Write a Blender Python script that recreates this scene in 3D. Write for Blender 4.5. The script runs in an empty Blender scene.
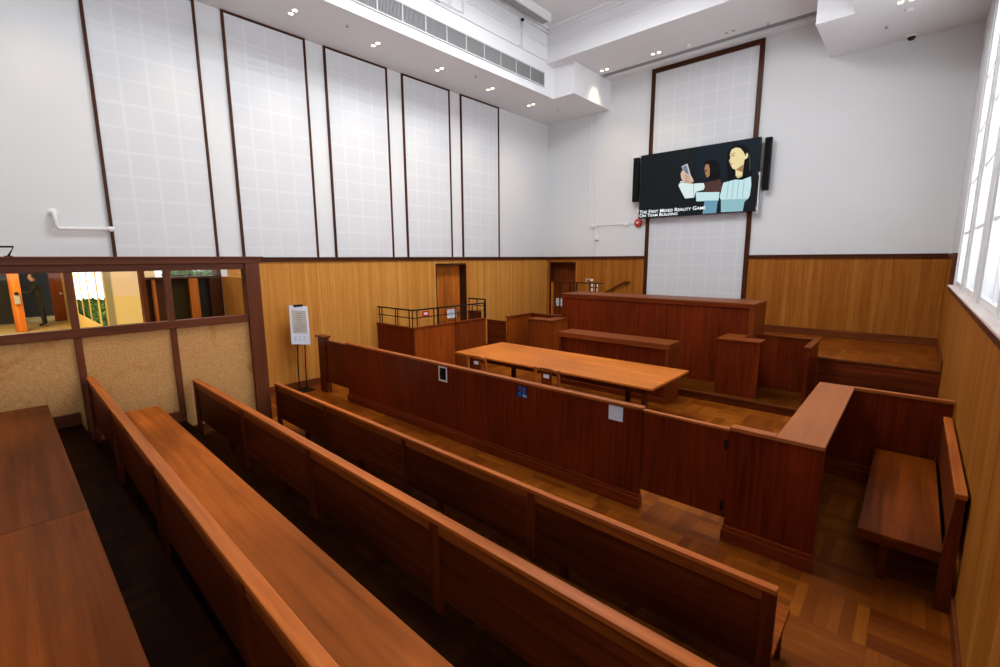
import bpy, bmesh, math, random
from mathutils import Vector, Matrix
random.seed(7)
S = bpy.context.scene
COL = S.collection

# ------------------------------------------------------------------ helpers
class MB:
    """collects shapes into one mesh object"""
    def __init__(s): s.bm = bmesh.new(); s.mi = 0
    def _new(s, n0):
        s.bm.faces.ensure_lookup_table()
        for f in s.bm.faces[n0:]: f.material_index = s.mi
    def box(s, x0, x1, y0, y1, z0, z1, bev=0.0):
        n0 = len(s.bm.faces)
        x0, x1 = min(x0, x1), max(x0, x1); y0, y1 = min(y0, y1), max(y0, y1); z0, z1 = min(z0, z1), max(z0, z1)
        vs = [s.bm.verts.new(p) for p in ((x0,y0,z0),(x1,y0,z0),(x1,y1,z0),(x0,y1,z0),(x0,y0,z1),(x1,y0,z1),(x1,y1,z1),(x0,y1,z1))]
        fs = [s.bm.faces.new([vs[i] for i in q]) for q in ((0,3,2,1),(4,5,6,7),(0,1,5,4),(1,2,6,5),(2,3,7,6),(3,0,4,7))]
        if bev > 0:
            es = list({e for f in fs for e in f.edges})
            bmesh.ops.bevel(s.bm, geom=es, offset=bev, segments=2, affect='EDGES', profile=.6)
        s._new(n0); return s
    def prism(s, pts, axis, a, b):
        """polygon pts in the plane perpendicular to axis, extruded from a to b"""
        n0 = len(s.bm.faces)
        def P(p, t):
            return {'X': (t, p[0], p[1]), 'Y': (p[0], t, p[1]), 'Z': (p[0], p[1], t)}[axis]
        v0 = [s.bm.verts.new(P(p, a)) for p in pts]; v1 = [s.bm.verts.new(P(p, b)) for p in pts]
        n = len(pts)
        s.bm.faces.new(v0); s.bm.faces.new(v1[::-1])
        for i in range(n): s.bm.faces.new((v0[i], v1[i], v1[(i+1) % n], v0[(i+1) % n]))
        s._new(n0); return s
    def tube(s, pts, r, seg=10, caps=True):
        n0 = len(s.bm.faces); rings = []
        pts = [Vector(p) for p in pts]
        for i, p in enumerate(pts):
            d = (pts[min(i+1, len(pts)-1)] - pts[max(i-1, 0)]).normalized()
            a = d.orthogonal().normalized() if not rings else (la - d*la.dot(d)).normalized()
            la = a; b = d.cross(a)
            rings.append([s.bm.verts.new(p + r*(a*math.cos(t)+b*math.sin(t))) for t in (2*math.pi*k/seg for k in range(seg))])
        for A, B in zip(rings, rings[1:]):
            for k in range(seg): s.bm.faces.new((A[k], A[(k+1) % seg], B[(k+1) % seg], B[k]))
        if caps: s.bm.faces.new(rings[0][::-1]); s.bm.faces.new(rings[-1])
        s._new(n0); return s
    def lathe(s, prof, c, axis=(0,0,1), seg=24):
        n0 = len(s.bm.faces); d = Vector(axis).normalized(); a = d.orthogonal().normalized(); b = d.cross(a); c = Vector(c); rings = []
        for r, h in prof:
            rings.append([s.bm.verts.new(c + d*h + max(r, 1e-4)*(a*math.cos(t)+b*math.sin(t))) for t in (2*math.pi*k/seg for k in range(seg))])
        for A, B in zip(rings, rings[1:]):
            for k in range(seg): s.bm.faces.new((A[k], A[(k+1) % seg], B[(k+1) % seg], B[k]))
        s.bm.faces.new(rings[0][::-1]); s.bm.faces.new(rings[-1])
        s._new(n0); return s
    def build(s, name, mats, parent=None, local=False, smooth=False):
        bmesh.ops.recalc_face_normals(s.bm, faces=s.bm.faces)
        if parent is not None and not local:
            bmesh.ops.translate(s.bm, vec=-world_loc(parent), verts=s.bm.verts)
        me = bpy.data.meshes.new(name); s.bm.to_mesh(me); s.bm.free()
        if smooth:
            for p in me.polygons: p.use_smooth = True
        for m in (mats if isinstance(mats, (list, tuple)) else [mats]): me.materials.append(m)
        o = bpy.data.objects.new(name, me); COL.objects.link(o)
        if parent is not None: o.parent = parent
        return o
def world_loc(o):
    v = Vector((0,0,0))
    while o is not None: v = v + o.location; o = o.parent
    return v
def tag(o, label=None, cat=None, group=None, kind=None):
    if label: o['label'] = label
    if cat: o['category'] = cat
    if group: o['group'] = group
    if kind: o['kind'] = kind
    return o
def thing(name, label, cat, loc=(0,0,0), group=None, rz=0):
    o = bpy.data.objects.new(name, None); COL.objects.link(o); o.location = loc; o.rotation_euler = (0,0,rz)
    o.empty_display_size = .1
    return tag(o, label, cat, group)
def struct(name, mb, m, label=None, cat=None):
    return tag(mb.build(name, m), label, cat, kind='structure')
def copy_tree(o, parent=None):
    c = o.copy(); COL.objects.link(c)
    if parent is not None: c.parent = parent
    for ch in list(o.children): copy_tree(ch, c)
    return c

# ------------------------------------------------------------------ materials
class NT:
    def __init__(s, name):
        s.m = bpy.data.materials.new(name); s.m.use_nodes = True; s.t = s.m.node_tree; s.t.nodes.clear()
        s.out = s.n('ShaderNodeOutputMaterial')
    def n(s, kind, **kw):
        x = s.t.nodes.new(kind)
        for k, v in kw.items(): setattr(x, k, v)
        return x
    def l(s, a, b): s.t.links.new(a, b)
    def math(s, op, a, b=None, c=None):
        x = s.n('ShaderNodeMath', operation=op)
        for i, v in enumerate((a, b, c)):
            if v is None: continue
            if isinstance(v, (int, float)): x.inputs[i].default_value = v
            else: s.l(v, x.inputs[i])
        return x.outputs[0]
    def ramp(s, fac, stops):
        r = s.n('ShaderNodeValToRGB'); e = r.color_ramp.elements
        while len(e) < len(stops): e.new(.5)
        for el, (p, c) in zip(e, stops): el.position = p; el.color = (*c, 1)
        s.l(fac, r.inputs[0]); return r.outputs[0]
    def mix(s, f, a, b, mode='MIX'):
        x = s.n('ShaderNodeMix', data_type='RGBA', blend_type=mode)
        for i, v in ((0, f), (6, a), (7, b)):
            if isinstance(v, (int, float)): x.inputs[i].default_value = v
            elif isinstance(v, tuple): x.inputs[i].default_value = (*v, 1)
            else: s.l(v, x.inputs[i])
        return x.outputs[2]
    def noise(s, vec, scale, detail=4, rough=.55, dist=0):
        x = s.n('ShaderNodeTexNoise'); x.inputs['Scale'].default_value = scale; x.inputs['Detail'].default_value = detail
        x.inputs['Roughness'].default_value = rough; x.inputs['Distortion'].default_value = dist
        if vec is not None: s.l(vec, x.inputs['Vector'])
        return x.outputs['Fac']
    def coord(s, scale=(1,1,1), rnd=True):
        tc = s.n('ShaderNodeTexCoord'); mp = s.n('ShaderNodeMapping'); mp.inputs['Scale'].default_value = scale
        v = tc.outputs['Object']
        if rnd:
            oi = s.n('ShaderNodeObjectInfo'); va = s.n('ShaderNodeVectorMath', operation='ADD')
            k = s.math('MULTIPLY', oi.outputs['Random'], 37.0); cb = s.n('ShaderNodeCombineXYZ')
            for i in range(3): s.l(k, cb.inputs[i])
            s.l(v, va.inputs[0]); s.l(cb.outputs[0], va.inputs[1]); v = va.outputs[0]
        s.l(v, mp.inputs['Vector']); return mp.outputs['Vector']
    def bsdf(s, color, rough=.5, metal=0, coat=0, spec=.5, bump=None, bstr=.1, bdist=.01, emit=None, estr=0):
        b = s.n('ShaderNodeBsdfPrincipled')
        for k, v in (('Base Color', color), ('Roughness', rough)):
            if isinstance(v, tuple): b.inputs[k].default_value = (*v, 1)
            elif isinstance(v, (int, float)): b.inputs[k].default_value = v
            else: s.l(v, b.inputs[k])
        b.inputs['Metallic'].default_value = metal; b.inputs['Coat Weight'].default_value = coat
        b.inputs['Coat Roughness'].default_value = .25; b.inputs['Specular IOR Level'].default_value = spec
        if emit: b.inputs['Emission Color'].default_value = (*emit, 1); b.inputs['Emission Strength'].default_value = estr
        if bump is not None:
            bp = s.n('ShaderNodeBump'); bp.inputs['Strength'].default_value = bstr; bp.inputs['Distance'].default_value = bdist
            s.l(bump, bp.inputs['Height']); s.l(bp.outputs[0], b.inputs['Normal'])
        s.l(b.outputs[0], s.out.inputs[0]); return s.m
def plain(name, c, rough=.5, metal=0, spec=.5, emit=None, estr=0):
    return NT(name).bsdf(c, rough, metal, spec=spec, emit=emit, estr=estr)
def wood(name, dark, light, axis='X', fine=26, rough=.38, coat=.15, blotch=.5, spec=.12, contrast=1.0):
    dark, light = [(min(c[0]*1.35, .85), c[1]*.95, c[2]*.5) for c in (dark, light)]
    t = NT(name); k = {'X': 0, 'Y': 1, 'Z': 2}[axis]
    sc = [fine]*3; sc[k] = fine*.045
    g = t.noise(t.coord(tuple(sc)), 1.0, 6, .62, .35)
    sb = [1.7]*3; sb[k] = .5
    b = t.noise(t.coord(tuple(sb)), 1.0, 3, .5, .2)
    mid = tuple((a+c)/2 for a, c in zip(dark, light))
    lo, hi = .5-.2/contrast, .5+.2/contrast
    c = t.ramp(g, [(lo, dark), (.5, mid), (hi, light)])
    tone = t.ramp(b, [(.3, (1-blotch,)*3), (.7, (1+blotch*.25,)*3)])
    c = t.mix(1.0, c, tone, 'MULTIPLY')
    r = t.math('ADD', t.math('MULTIPLY', b, .22), rough-.05)
    return t.bsdf(c, r, coat=coat*.15, spec=spec, bump=g, bstr=.12, bdist=.003)

M = {}
def white_wall(name, c, var=.03):
    t = NT(name); n = t.noise(t.coord((1,1,1), False), .6, 3); f = t.noise(t.coord((1,1,1), False), 60, 2)
    return t.bsdf(t.ramp(n, [(.3, tuple(x*(1-var) for x in c)), (.7, c)]), .75, spec=.25, bump=f, bstr=.05, bdist=.003)
M['white'] = white_wall('white painted plaster', (.725, .735, .74))
M['ceil'] = white_wall('white ceiling paint', (.80, .81, .825))
M['white_metal'] = plain('white enamelled metal', (.78, .78, .77), .4)
M['grey_metal'] = plain('grey painted metal', (.30, .305, .305), .5)
M['dark_gap'] = plain('black duct interior', (.02, .02, .02), .9)
M['black'] = plain('black plastic', (.006, .006, .007), .5, spec=.2)
M['black_iron'] = plain('black painted iron', (.006, .005, .005), .5, spec=.2)
M['chrome'] = plain('brushed steel', (.6, .6, .58), .3, 1)
M['brass'] = plain('aged brass', (.5, .33, .12), .35, 1)
M['red'] = plain('red plastic', (.55, .03, .02), .35)
M['paper'] = plain('white paper', (.82, .84, .88), .7)
M['card'] = plain('bluish white card', (.70, .74, .84), .6)
M['print'] = plain('grey print', (.22, .24, .28), .7)
M['beige_print'] = plain('beige printed panel', (.50, .44, .36), .7)
M['plate_white'] = plain('white switch plastic', (.8, .8, .78), .35)
def oak(name, k_=(1.03, 1.06, 1.25), con=.85):
    t = NT(name); tc = t.n('ShaderNodeTexCoord'); sp = t.n('ShaderNodeSeparateXYZ'); t.l(tc.outputs['Object'], sp.inputs[0])
    h = t.math('ADD', sp.outputs[0], sp.outputs[1])
    # vertical flitches of veneer about 0.12 m wide, each with its own tone, and fine vertical figure
    idx = t.math('FLOOR', t.math('MULTIPLY', h, 11.0)); wn = t.n('ShaderNodeTexWhiteNoise', noise_dimensions='1D'); t.l(idx, wn.inputs['W'])
    g = t.noise(t.coord((38, 38, 1.1), False), 1.0, 6, .65, .5)
    g2 = t.noise(t.coord((9, 9, .35), False), 1.0, 4, .55, .8)
    f = t.math('ADD', t.math('MULTIPLY', wn.outputs['Value'], .13), t.math('ADD', t.math('MULTIPLY', g, .50), t.math('MULTIPLY', g2, .37)))
    c = t.ramp(f, [(.5-.24/con, tuple(q*v for q, v in zip(k_, (.37, .118, .010)))), (.5, tuple(q*v for q, v in zip(k_, (.55, .225, .033)))), (.5+.24/con, tuple(q*v for q, v in zip(k_, (.68, .34, .075))))])
    return t.bsdf(c, .5, coat=0, spec=.12, bump=g, bstr=.05, bdist=.002)
M['oak'] = oak('oak veneer')
M['oak_shaded'] = oak('boldly striped oak veneer with painted shade', (.62, .50, .38), 1.35)  # striped veneer; weaker light on back and right walls darkened into its colour
M['mahog_v'] = wood('red brown mahogany upright grain', (.072, .0105, .0028), (.16, .030, .007), 'Z', 30, .33, .25, .35)
M['mahog_x'] = wood('red brown mahogany level grain', (.10, .018, .006), (.21, .05, .016), 'X', 30, .33, .25, .35)
M['cap_x'] = wood('worn mahogany capping', (.22, .075, .028), (.38, .15, .062), 'X', 24, .34, .2, .3)
M['cap_dark'] = wood('dark mahogany capping', (.10, .030, .009), (.19, .062, .020), 'X', 24, .36, .2, .3)
M['cap_y'] = wood('worn mahogany capping crosswise', (.22, .075, .028), (.38, .15, .062), 'Y', 24, .34, .2, .3)
M['desk_top'] = wood('dull brown leathered desktop', (.25, .11, .062), (.31, .14, .082), 'Y', 14, .42, .1, .2)
M['orange_v'] = wood('orange stained veneer', (.17, .042, .008), (.31, .088, .018), 'Z', 26, .36, .2, .35)
M['brown_v'] = wood('brown stained veneer', (.105, .026, .006), (.20, .055, .014), 'Z', 26, .38, .2, .4)
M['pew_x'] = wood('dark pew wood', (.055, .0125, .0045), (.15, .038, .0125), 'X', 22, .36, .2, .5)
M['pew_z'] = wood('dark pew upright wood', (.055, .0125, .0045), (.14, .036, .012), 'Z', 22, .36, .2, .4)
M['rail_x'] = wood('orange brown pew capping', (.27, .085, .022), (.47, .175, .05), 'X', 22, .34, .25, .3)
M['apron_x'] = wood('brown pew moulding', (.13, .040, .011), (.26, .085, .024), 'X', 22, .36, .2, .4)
M['seat_x'] = wood('worn brown pew seat', (.125, .038, .009), (.26, .085, .020), 'X', 15, .45, 0, .55, .05)
M['seat_x3'] = wood('lighter pew seat', (.25, .082, .019), (.51, .18, .044), 'X', 12, .45, 0, .6, .06)  # lighter and more orange than the other pew seats
M['seat_x2'] = wood('darker worn brown pew seat', (.095, .036, .018), (.18, .068, .030), 'X', 15, .45, 0, .55, .05)
M['seat_y'] = wood('worn orange brown bench seat', (.085, .022, .004), (.21, .060, .010), 'Y', 12, .36, 0, .6, .05)
M['rail_y'] = wood('orange brown bench capping', (.27, .085, .022), (.47, .175, .05), 'Y', 22, .34, .25, .3)
M['table_x'] = wood('orange teak tabletop', (.34, .125, .034), (.52, .225, .068), 'X', 20, .34, .2, .35)
M['table_leg'] = wood('dark table leg wood', (.05, .016, .006), (.10, .034, .013), 'Z', 20, .4)
M['chair_wood'] = wood('orange chair wood', (.30, .10, .03), (.46, .19, .06), 'Z', 26, .35)
M['trim_dark'] = wood('dark brown trim', (.045, .015, .008), (.085, .03, .016), 'X', 24, .38, .2, .3)
M['trim_dark_y'] = wood('dark brown trim lengthwise', (.045, .015, .008), (.085, .03, .016), 'Y', 24, .38, .2, .3)
M['trim_dark_z'] = wood('dark brown upright trim', (.030, .012, .007), (.065, .026, .014), 'Z', 24, .36, .25, .3)
M['base_y'] = wood('brown baseboard', (.09, .03, .012), (.17, .06, .024), 'Y', 20, .36, .2, .4)
M['base_x'] = wood('brown baseboard crosswise', (.09, .03, .012), (.17, .06, .024), 'X', 20, .36, .2, .4)
M['part_z'] = wood('purplish brown frame upright', (.085, .034, .026), (.14, .055, .040), 'Z', 24, .34, .3, .3)
M['part_y'] = wood('purplish brown frame rail', (.085, .034, .026), (.14, .055, .040), 'Y', 24, .34, .3, .3)
M['door'] = wood('orange brown door wood', (.30, .105, .02), (.50, .20, .045), 'Z', 22, .36, .2, .4)
M['door_dark'] = wood('dark red door wood', (.09, .026, .009), (.19, .06, .018), 'Z', 22, .36, .2, .4)
M['yellow_wall'] = white_wall('yellow painted lobby wall', (.62, .42, .14))
M['peach_wall'] = white_wall('peach painted lobby wall', (.62, .42, .24))
M['olive'] = plain('dark olive panel', (.035, .024, .008), .9, spec=.05)
M['smoked'] = plain('smoked dark panel', (.018, .019, .016), .6, spec=.1)
M['foliage'] = NT('green leaves').bsdf((.10, .20, .03), .6)
M['cloth_black'] = plain('black cloth', (.012, .014, .014), .85)
M['skin'] = plain('skin', (.50, .27, .18), .55)
M['hair'] = plain('dark hair', (.012, .010, .009), .5)
def glass(name, tint=(1,1,1), refl=1.0):
    t = NT(name); tr = t.n('ShaderNodeBsdfTransparent'); tr.inputs[0].default_value = (*tint, 1)
    gl = t.n('ShaderNodeBsdfGlossy'); gl.inputs['Roughness'].default_value = .02
    fr = t.n('ShaderNodeFresnel'); fr.inputs['IOR'].default_value = 1.45
    mx = t.n('ShaderNodeMixShader'); t.l(t.math('MULTIPLY', fr.outputs[0], refl), mx.inputs[0]); t.l(tr.outputs[0], mx.inputs[1]); t.l(gl.outputs[0], mx.inputs[2])
    t.l(mx.outputs[0], t.out.inputs[0]); return t.m
M['glass'] = glass('clear window glass')
M['glass_window'] = glass('window glass', (1,1,1), .12)
M['glass_part'] = glass('partition glass', (.96, .97, .93), .3)
# straw board with stains along the foot
def strawboard():
    t = NT('pressed straw board'); v = t.coord((1,1,1))
    n1 = t.noise(v, 120, 3, .7); n2 = t.noise(v, 45, 4, .6); n3 = t.noise(v, 2.4, 5, .6, .6)
    f = t.math('ADD', t.math('MULTIPLY', n1, .55), t.math('MULTIPLY', n2, .45))
    c = t.ramp(f, [(.34, (.46, .205, .055)), (.5, (.64, .325, .11)), (.66, (.76, .43, .17))])
    st = t.ramp(n3, [(.56, (1,1,1)), (.70, (.78, .56, .36))])
    c = t.mix(.8, c, st, 'MULTIPLY')
    return t.bsdf(c, .8, spec=.2, bump=n1, bstr=.2, bdist=.003)
M['straw'] = strawboard()
# acoustic tile: grid of plain bands with fields of fine slanted perforation
def acoustic(name, ax):
    t = NT(name); tc = t.n('ShaderNodeTexCoord'); sp = t.n('ShaderNodeSeparateXYZ'); t.l(tc.outputs['Object'], sp.inputs[0])
    u, w = sp.outputs[{'Y': 1, 'X': 0}[ax]], sp.outputs[2]
    P = .352
    def band(q, off):
        fr = t.math('FRACT', t.math('ADD', t.math('DIVIDE', q, P), off)); d = t.math('ABSOLUTE', t.math('SUBTRACT', fr, .5))
        return t.math('GREATER_THAN', d, .445)
    b = t.math('MAXIMUM', band(u, 0.0), band(w, .5))
    def dots(q, s): return t.math('SUBTRACT', t.math('FRACT', t.math('MULTIPLY', q, s)), .5)
    du, dw = dots(t.math('ADD', u, t.math('MULTIPLY', w, .5)), 52), dots(w, 52)
    rr = t.math('ADD', t.math('MULTIPLY', du, du), t.math('MULTIPLY', dw, dw))
    hole = t.math('LESS_THAN', rr, .055)
    hole = t.math('MULTIPLY', hole, t.math('SUBTRACT', 1.0, b))
    n = t.noise(t.coord((1,1,1), False), 1.2, 3)
    base = t.ramp(n, [(.3, (.665, .68, .70)), (.7, (.69, .705, .725))])
    c = t.mix(b, base, (.705, .722, .74)); c = t.mix(hole, c, (.60, .61, .63))
    return t.bsdf(c, .7, spec=.3)
M['acoustic_y'] = acoustic('white perforated acoustic tile', 'Y')
M['acoustic_x'] = acoustic('white perforated acoustic tile crosswise', 'X')
# parquet laid in basket weave blocks
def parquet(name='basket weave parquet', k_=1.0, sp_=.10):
    t = NT(name); tc = t.n('ShaderNodeTexCoord'); sp = t.n('ShaderNodeSeparateXYZ'); t.l(tc.outputs['Object'], sp.inputs[0])
    s, n = .46, 6
    x = t.math('DIVIDE', sp.outputs[0], s); y = t.math('DIVIDE', sp.outputs[1], s)
    cx, cy = t.math('FLOOR', x), t.math('FLOOR', y)
    par = t.math('MODULO', t.math('ABSOLUTE', t.math('ADD', cx, cy)), 2.0)
    fx, fy = t.math('FRACT', x), t.math('FRACT', y)
    ipar = t.math('SUBTRACT', 1.0, par)
    u = t.math('ADD', t.math('MULTIPLY', fx, par), t.math('MULTIPLY', fy, ipar))     # across the strips
    v = t.math('ADD', t.math('MULTIPLY', fy, par), t.math('MULTIPLY', fx, ipar))     # along them
    un = t.math('MULTIPLY', u, float(n)); k = t.math('FLOOR', un)
    cb = t.n('ShaderNodeCombineXYZ'); t.l(cx, cb.inputs[0]); t.l(cy, cb.inputs[1]); t.l(k, cb.inputs[2])
    wn = t.n('ShaderNodeTexWhiteNoise', noise_dimensions='3D'); t.l(cb.outputs[0], wn.inputs['Vector'])
    cb3 = t.n('ShaderNodeCombineXYZ'); t.l(cx, cb3.inputs[0]); t.l(cy, cb3.inputs[1])
    wn3 = t.n('ShaderNodeTexWhiteNoise', noise_dimensions='3D'); t.l(cb3.outputs[0], wn3.inputs['Vector'])
    cb2 = t.n('ShaderNodeCombineXYZ'); t.l(t.math('MULTIPLY', un, 5.0), cb2.inputs[0]); t.l(t.math('MULTIPLY', v, 2.2), cb2.inputs[1]); t.l(t.math('MULTIPLY', wn.outputs['Value'], 40.0), cb2.inputs[2])
    g = t.noise(cb2.outputs[0], 1.6, 5, .6)
    big = t.noise(t.coord((1,1,1), False), 1.3, 4, .6)
    f = t.math('ADD', t.math('ADD', t.math('MULTIPLY', wn.outputs['Value'], .26), t.math('MULTIPLY', wn3.outputs['Value'], .12)), t.math('ADD', t.math('MULTIPLY', g, .26), t.math('MULTIPLY', big, .26)))
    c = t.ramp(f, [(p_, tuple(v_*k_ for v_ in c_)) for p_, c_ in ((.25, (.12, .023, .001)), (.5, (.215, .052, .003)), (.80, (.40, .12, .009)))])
    e = t.math('MINIMUM', t.math('FRACT', un), t.math('SUBTRACT', 1.0, t.math('FRACT', un)))
    e2 = t.math('MULTIPLY', t.math('MINIMUM', v, t.math('SUBTRACT', 1.0, v)), float(n))
    j = t.math('LESS_THAN', t.math('MINIMUM', e, e2), .025)
    c = t.mix(t.math('MULTIPLY', j, .45), c, (.03, .01, .004))
    r = t.math('ADD', t.math('MULTIPLY', g, .18), .34)
    return t.bsdf(c, r, coat=0, spec=sp_, bump=t.math('SUBTRACT', g, t.math('MULTIPLY', j, 1.0)), bstr=.10, bdist=.002)
M['parquet'] = parquet()
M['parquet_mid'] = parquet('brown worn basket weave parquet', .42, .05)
M['parquet_dark'] = parquet('dark basket weave parquet', .10, .02)  # same weave in a far darker tone, for the upper gallery tiers

# ------------------------------------------------------------------ the room
XL, XR, YB, YR = -9.2, .47, 12.6, -3.2
XP = -7.087                      # room face of the glazed partition
struct('floor', MB().box(XL-.3, XR+.35, YR-.3, YB+.3, -.2, 0), M['parquet'])
tiers = ((0.0, .25, 2.62), (.25, .487, 1.60), (.487, .723, .585), (.723, .96, -.42))
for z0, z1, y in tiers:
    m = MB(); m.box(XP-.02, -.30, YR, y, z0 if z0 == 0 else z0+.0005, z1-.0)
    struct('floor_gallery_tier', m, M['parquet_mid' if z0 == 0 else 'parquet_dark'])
# left wall with the lobby opening and door
L = MB()
L.box(XL-.3, XL, YR-.3, -2.3, 0, 2.6).box(XL-.3, XL, 2.86, 7.79, 0, 2.6).box(XL-.3, XL, 8.88, YB+.3, 0, 2.6).box(XL-.3, XL, 7.79, 8.88, 2.49, 2.6)
L.box(XL-.3, XL, YR-.3, YB+.3, 2.6, 8.5)
wl = struct('wall_left', L, M['white'])
W = MB()
for a, b in ((2.97, 7.79), (8.88, YB)): W.box(XL, XL+.02, a, b, .15, 2.57)
W.box(XL, XL+.02, 7.79, 8.88, 2.49, 2.57)
W.build('wainscot', M['oak'], wl)
W = MB()
W.box(XL, XL+.055, 2.70, YB, 2.57, 2.652, .006).box(XL, XL+.075, 2.70, YB, 2.632, 2.655, .004); W.build('dado_rail', M['trim_dark_y'], wl)
W = MB()
for a, b in ((2.97, 5.98), (8.91, YB)): W.box(XL, XL+.035, a, b, 0, .15, .004).box(XL, XL+.05, a, b, 0, .022, .004)
W.build('baseboard', M['base_y'], wl)
# back wall
B = MB()
B.box(XL-.3, -9.05, YB, YB+.3, 0, 2.6).box(-8.05, XR+.35, YB, YB+.3, 0, 2.6).box(-9.05, -8.05, YB, YB+.3, 2.49, 2.6).box(XL-.3, XR+.35, YB, YB+.3, 2.6, 8.5)
wb = struct('wall_back', B, M['white'])
W = MB(); W.box(XL+.02, -9.05, YB-.02, YB, .15, 2.57).box(-8.05, -5.77, YB-.02, YB, .15, 2.57).box(-9.05, -8.05, YB-.02, YB, 2.49, 2.57).box(-3.1, XR-.02, YB-.02, YB, .95, 2.57)
W.build('wainscot', M['oak_shaded'], wb)
W = MB()
for a, b in ((XL+.02, -5.77), (-3.1, XR-.02)): W.box(a, b, YB-.055, YB, 2.57, 2.652, .006).box(a, b, YB-.075, YB, 2.632, 2.655, .004)
W.build('dado_rail', M['trim_dark'], wb)
W = MB(); W.box(-3.0, XR-.02, YB-.045, YB-.02, .83, .985, .005).box(-3.0, XR-.02, YB-.07, YB-.02, .83, .865, .005)
W.box(-8.0, -6.0, YB-.045, YB-.02, 0, .15, .005)
W.build('baseboard', M['base_x'], wb)
# right wall with its row of windows
wins = [(8.92, 10.58), (7.02, 8.62), (5.0, 6.62), (3.0, 4.62), (1.0, 2.62), (-1.0, .62), (-2.95, -1.38)]
ZS, ZH = 2.13, 6.35
R = MB(); R.box(XR, XR+.35, YR-.3, YB+.3, 0, ZS-.03).box(XR, XR+.35, YR-.3, YB+.3, ZH, 8.5)
edges = [YB+.3] + [q for w in wins for q in (w[1], w[0])] + [YR-.3]
for i in range(0, len(edges), 2): R.box(XR, XR+.35, edges[i+1], edges[i], ZS-.03, ZH)
wr = struct('wall_right', R, M['white'])
W = MB(); W.box(XR-.02, XR, 10.75, YB-.02, .85, 2.57).box(XR-.02, XR, YR, 10.75, .1, 2.05); W.build('wainscot', M['oak_shaded'], wr)
W = MB(); W.box(XR-.055, XR, 10.75, YB-.02, 2.57, 2.652, .005).box(XR-.055, XR, 10.66, 10.80, 2.06, 2.652, .005).box(XR-.06, XR, YR, 10.75, 2.05, 2.112, .006)
W.build('dado_rail', M['trim_dark_y'], wr)
W = MB(); W.box(XR-.07, XR+.34, YR, 10.66, 2.112, 2.135, .006); W.build('sill_board', plain('pale pinkish sill paint', (.62, .52, .47), .5), wr)
W = MB(); W.box(XR-.04, XR-.02, 9.84, YB-.02, .83, .985, .004).box(XR-.04, XR-.02, 6.7, 9.84, .145, .29, .004).box(XR-.04, XR-.02, YR, 6.55, 0, .14, .004); W.build('baseboard', M['base_y'], wr)
for i, (a, b) in enumerate(wins):
    f = MB(); x0, x1 = XR+.025, XR+.075; w = .04
    f.box(x0, x1, a, a+w, ZS, ZH).box(x0, x1, b-w, b, ZS, ZH).box(x0, x1, a+w, b-w, ZH-w, ZH).box(x0, x1, a+w, b-w, ZS+.006, ZS+.07)
    f.box(x0+.018, x1-.01, (a+b)/2-.012, (a+b)/2+.012, ZS+.07, ZH-w)
    for z in (2.95, 3.72, 4.49, 5.26): f.box(x0+.017, x1-.011, a+w, b-w, z-.018, z+.018)
    wo = struct('window_%d' % (i+1), f, M['white_metal'])
    MB().box(XR+.045, XR+.05, a+.02, b-.02, ZS+.03, ZH-.03).build('pane', M['glass_window'], wo)
# rear wall behind the camera
struct('wall_rear', MB().box(XL-.3, XR+.35, YR-.3, YR, 0, 8.5), M['white'])
# ceiling and bulkheads
C = MB()
C.box(XL-.3, XR+.35, YR-.3, YB+.3, 8.5, 8.7).box(-7.64, -1.256, YR, 10.4, 8.36, 8.5)
ce = struct('ceiling', C, M['ceil'])
K = MB()
K.box(XL, -7.64, YR, YB, 6.77, 8.5).box(-7.64, -7.0, 10.7, YB, 6.77, 7.53)
K.box(-1.256, XR, YR, YB, 6.77, 8.5).box(-1.83, -1.256, 10.7, YB, 6.77, 7.53)
K.box(-7.64, -1.256, 10.4, 11.98, 7.53, 8.5).box(-7.64, -1.256, 12.28, YB, 7.53, 8.5).box(-7.64, -1.256, 11.98, 12.28, 7.60, 8.5)
K.build('bulkhead', M['ceil'], ce)
MB().box(-7.0, -1.83, 11.98, 12.28, 7.585, 7.5995).build('slot_diffuser', M['grey_metal'], ce)
K = MB()
for z0, z1, d in ((7.53, 7.62, .03), (7.93, 7.96, .02), (7.96, 8.0, .035), (8.24, 8.36, .05), (8.30, 8.36, .11)):
    K.box(-7.64, -7.64+d, YR, 10.4, z0+ (.0 if z0 > 7.6 else .06), z1).box(-7.64, -1.256, 10.4-d, 10.4, z0, z1).box(-1.256-d, -1.256, YR, 10.4, z0, z1)
K.build('cornice', M['ceil'], ce)
for o_ in (ce,):
    pass

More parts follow.
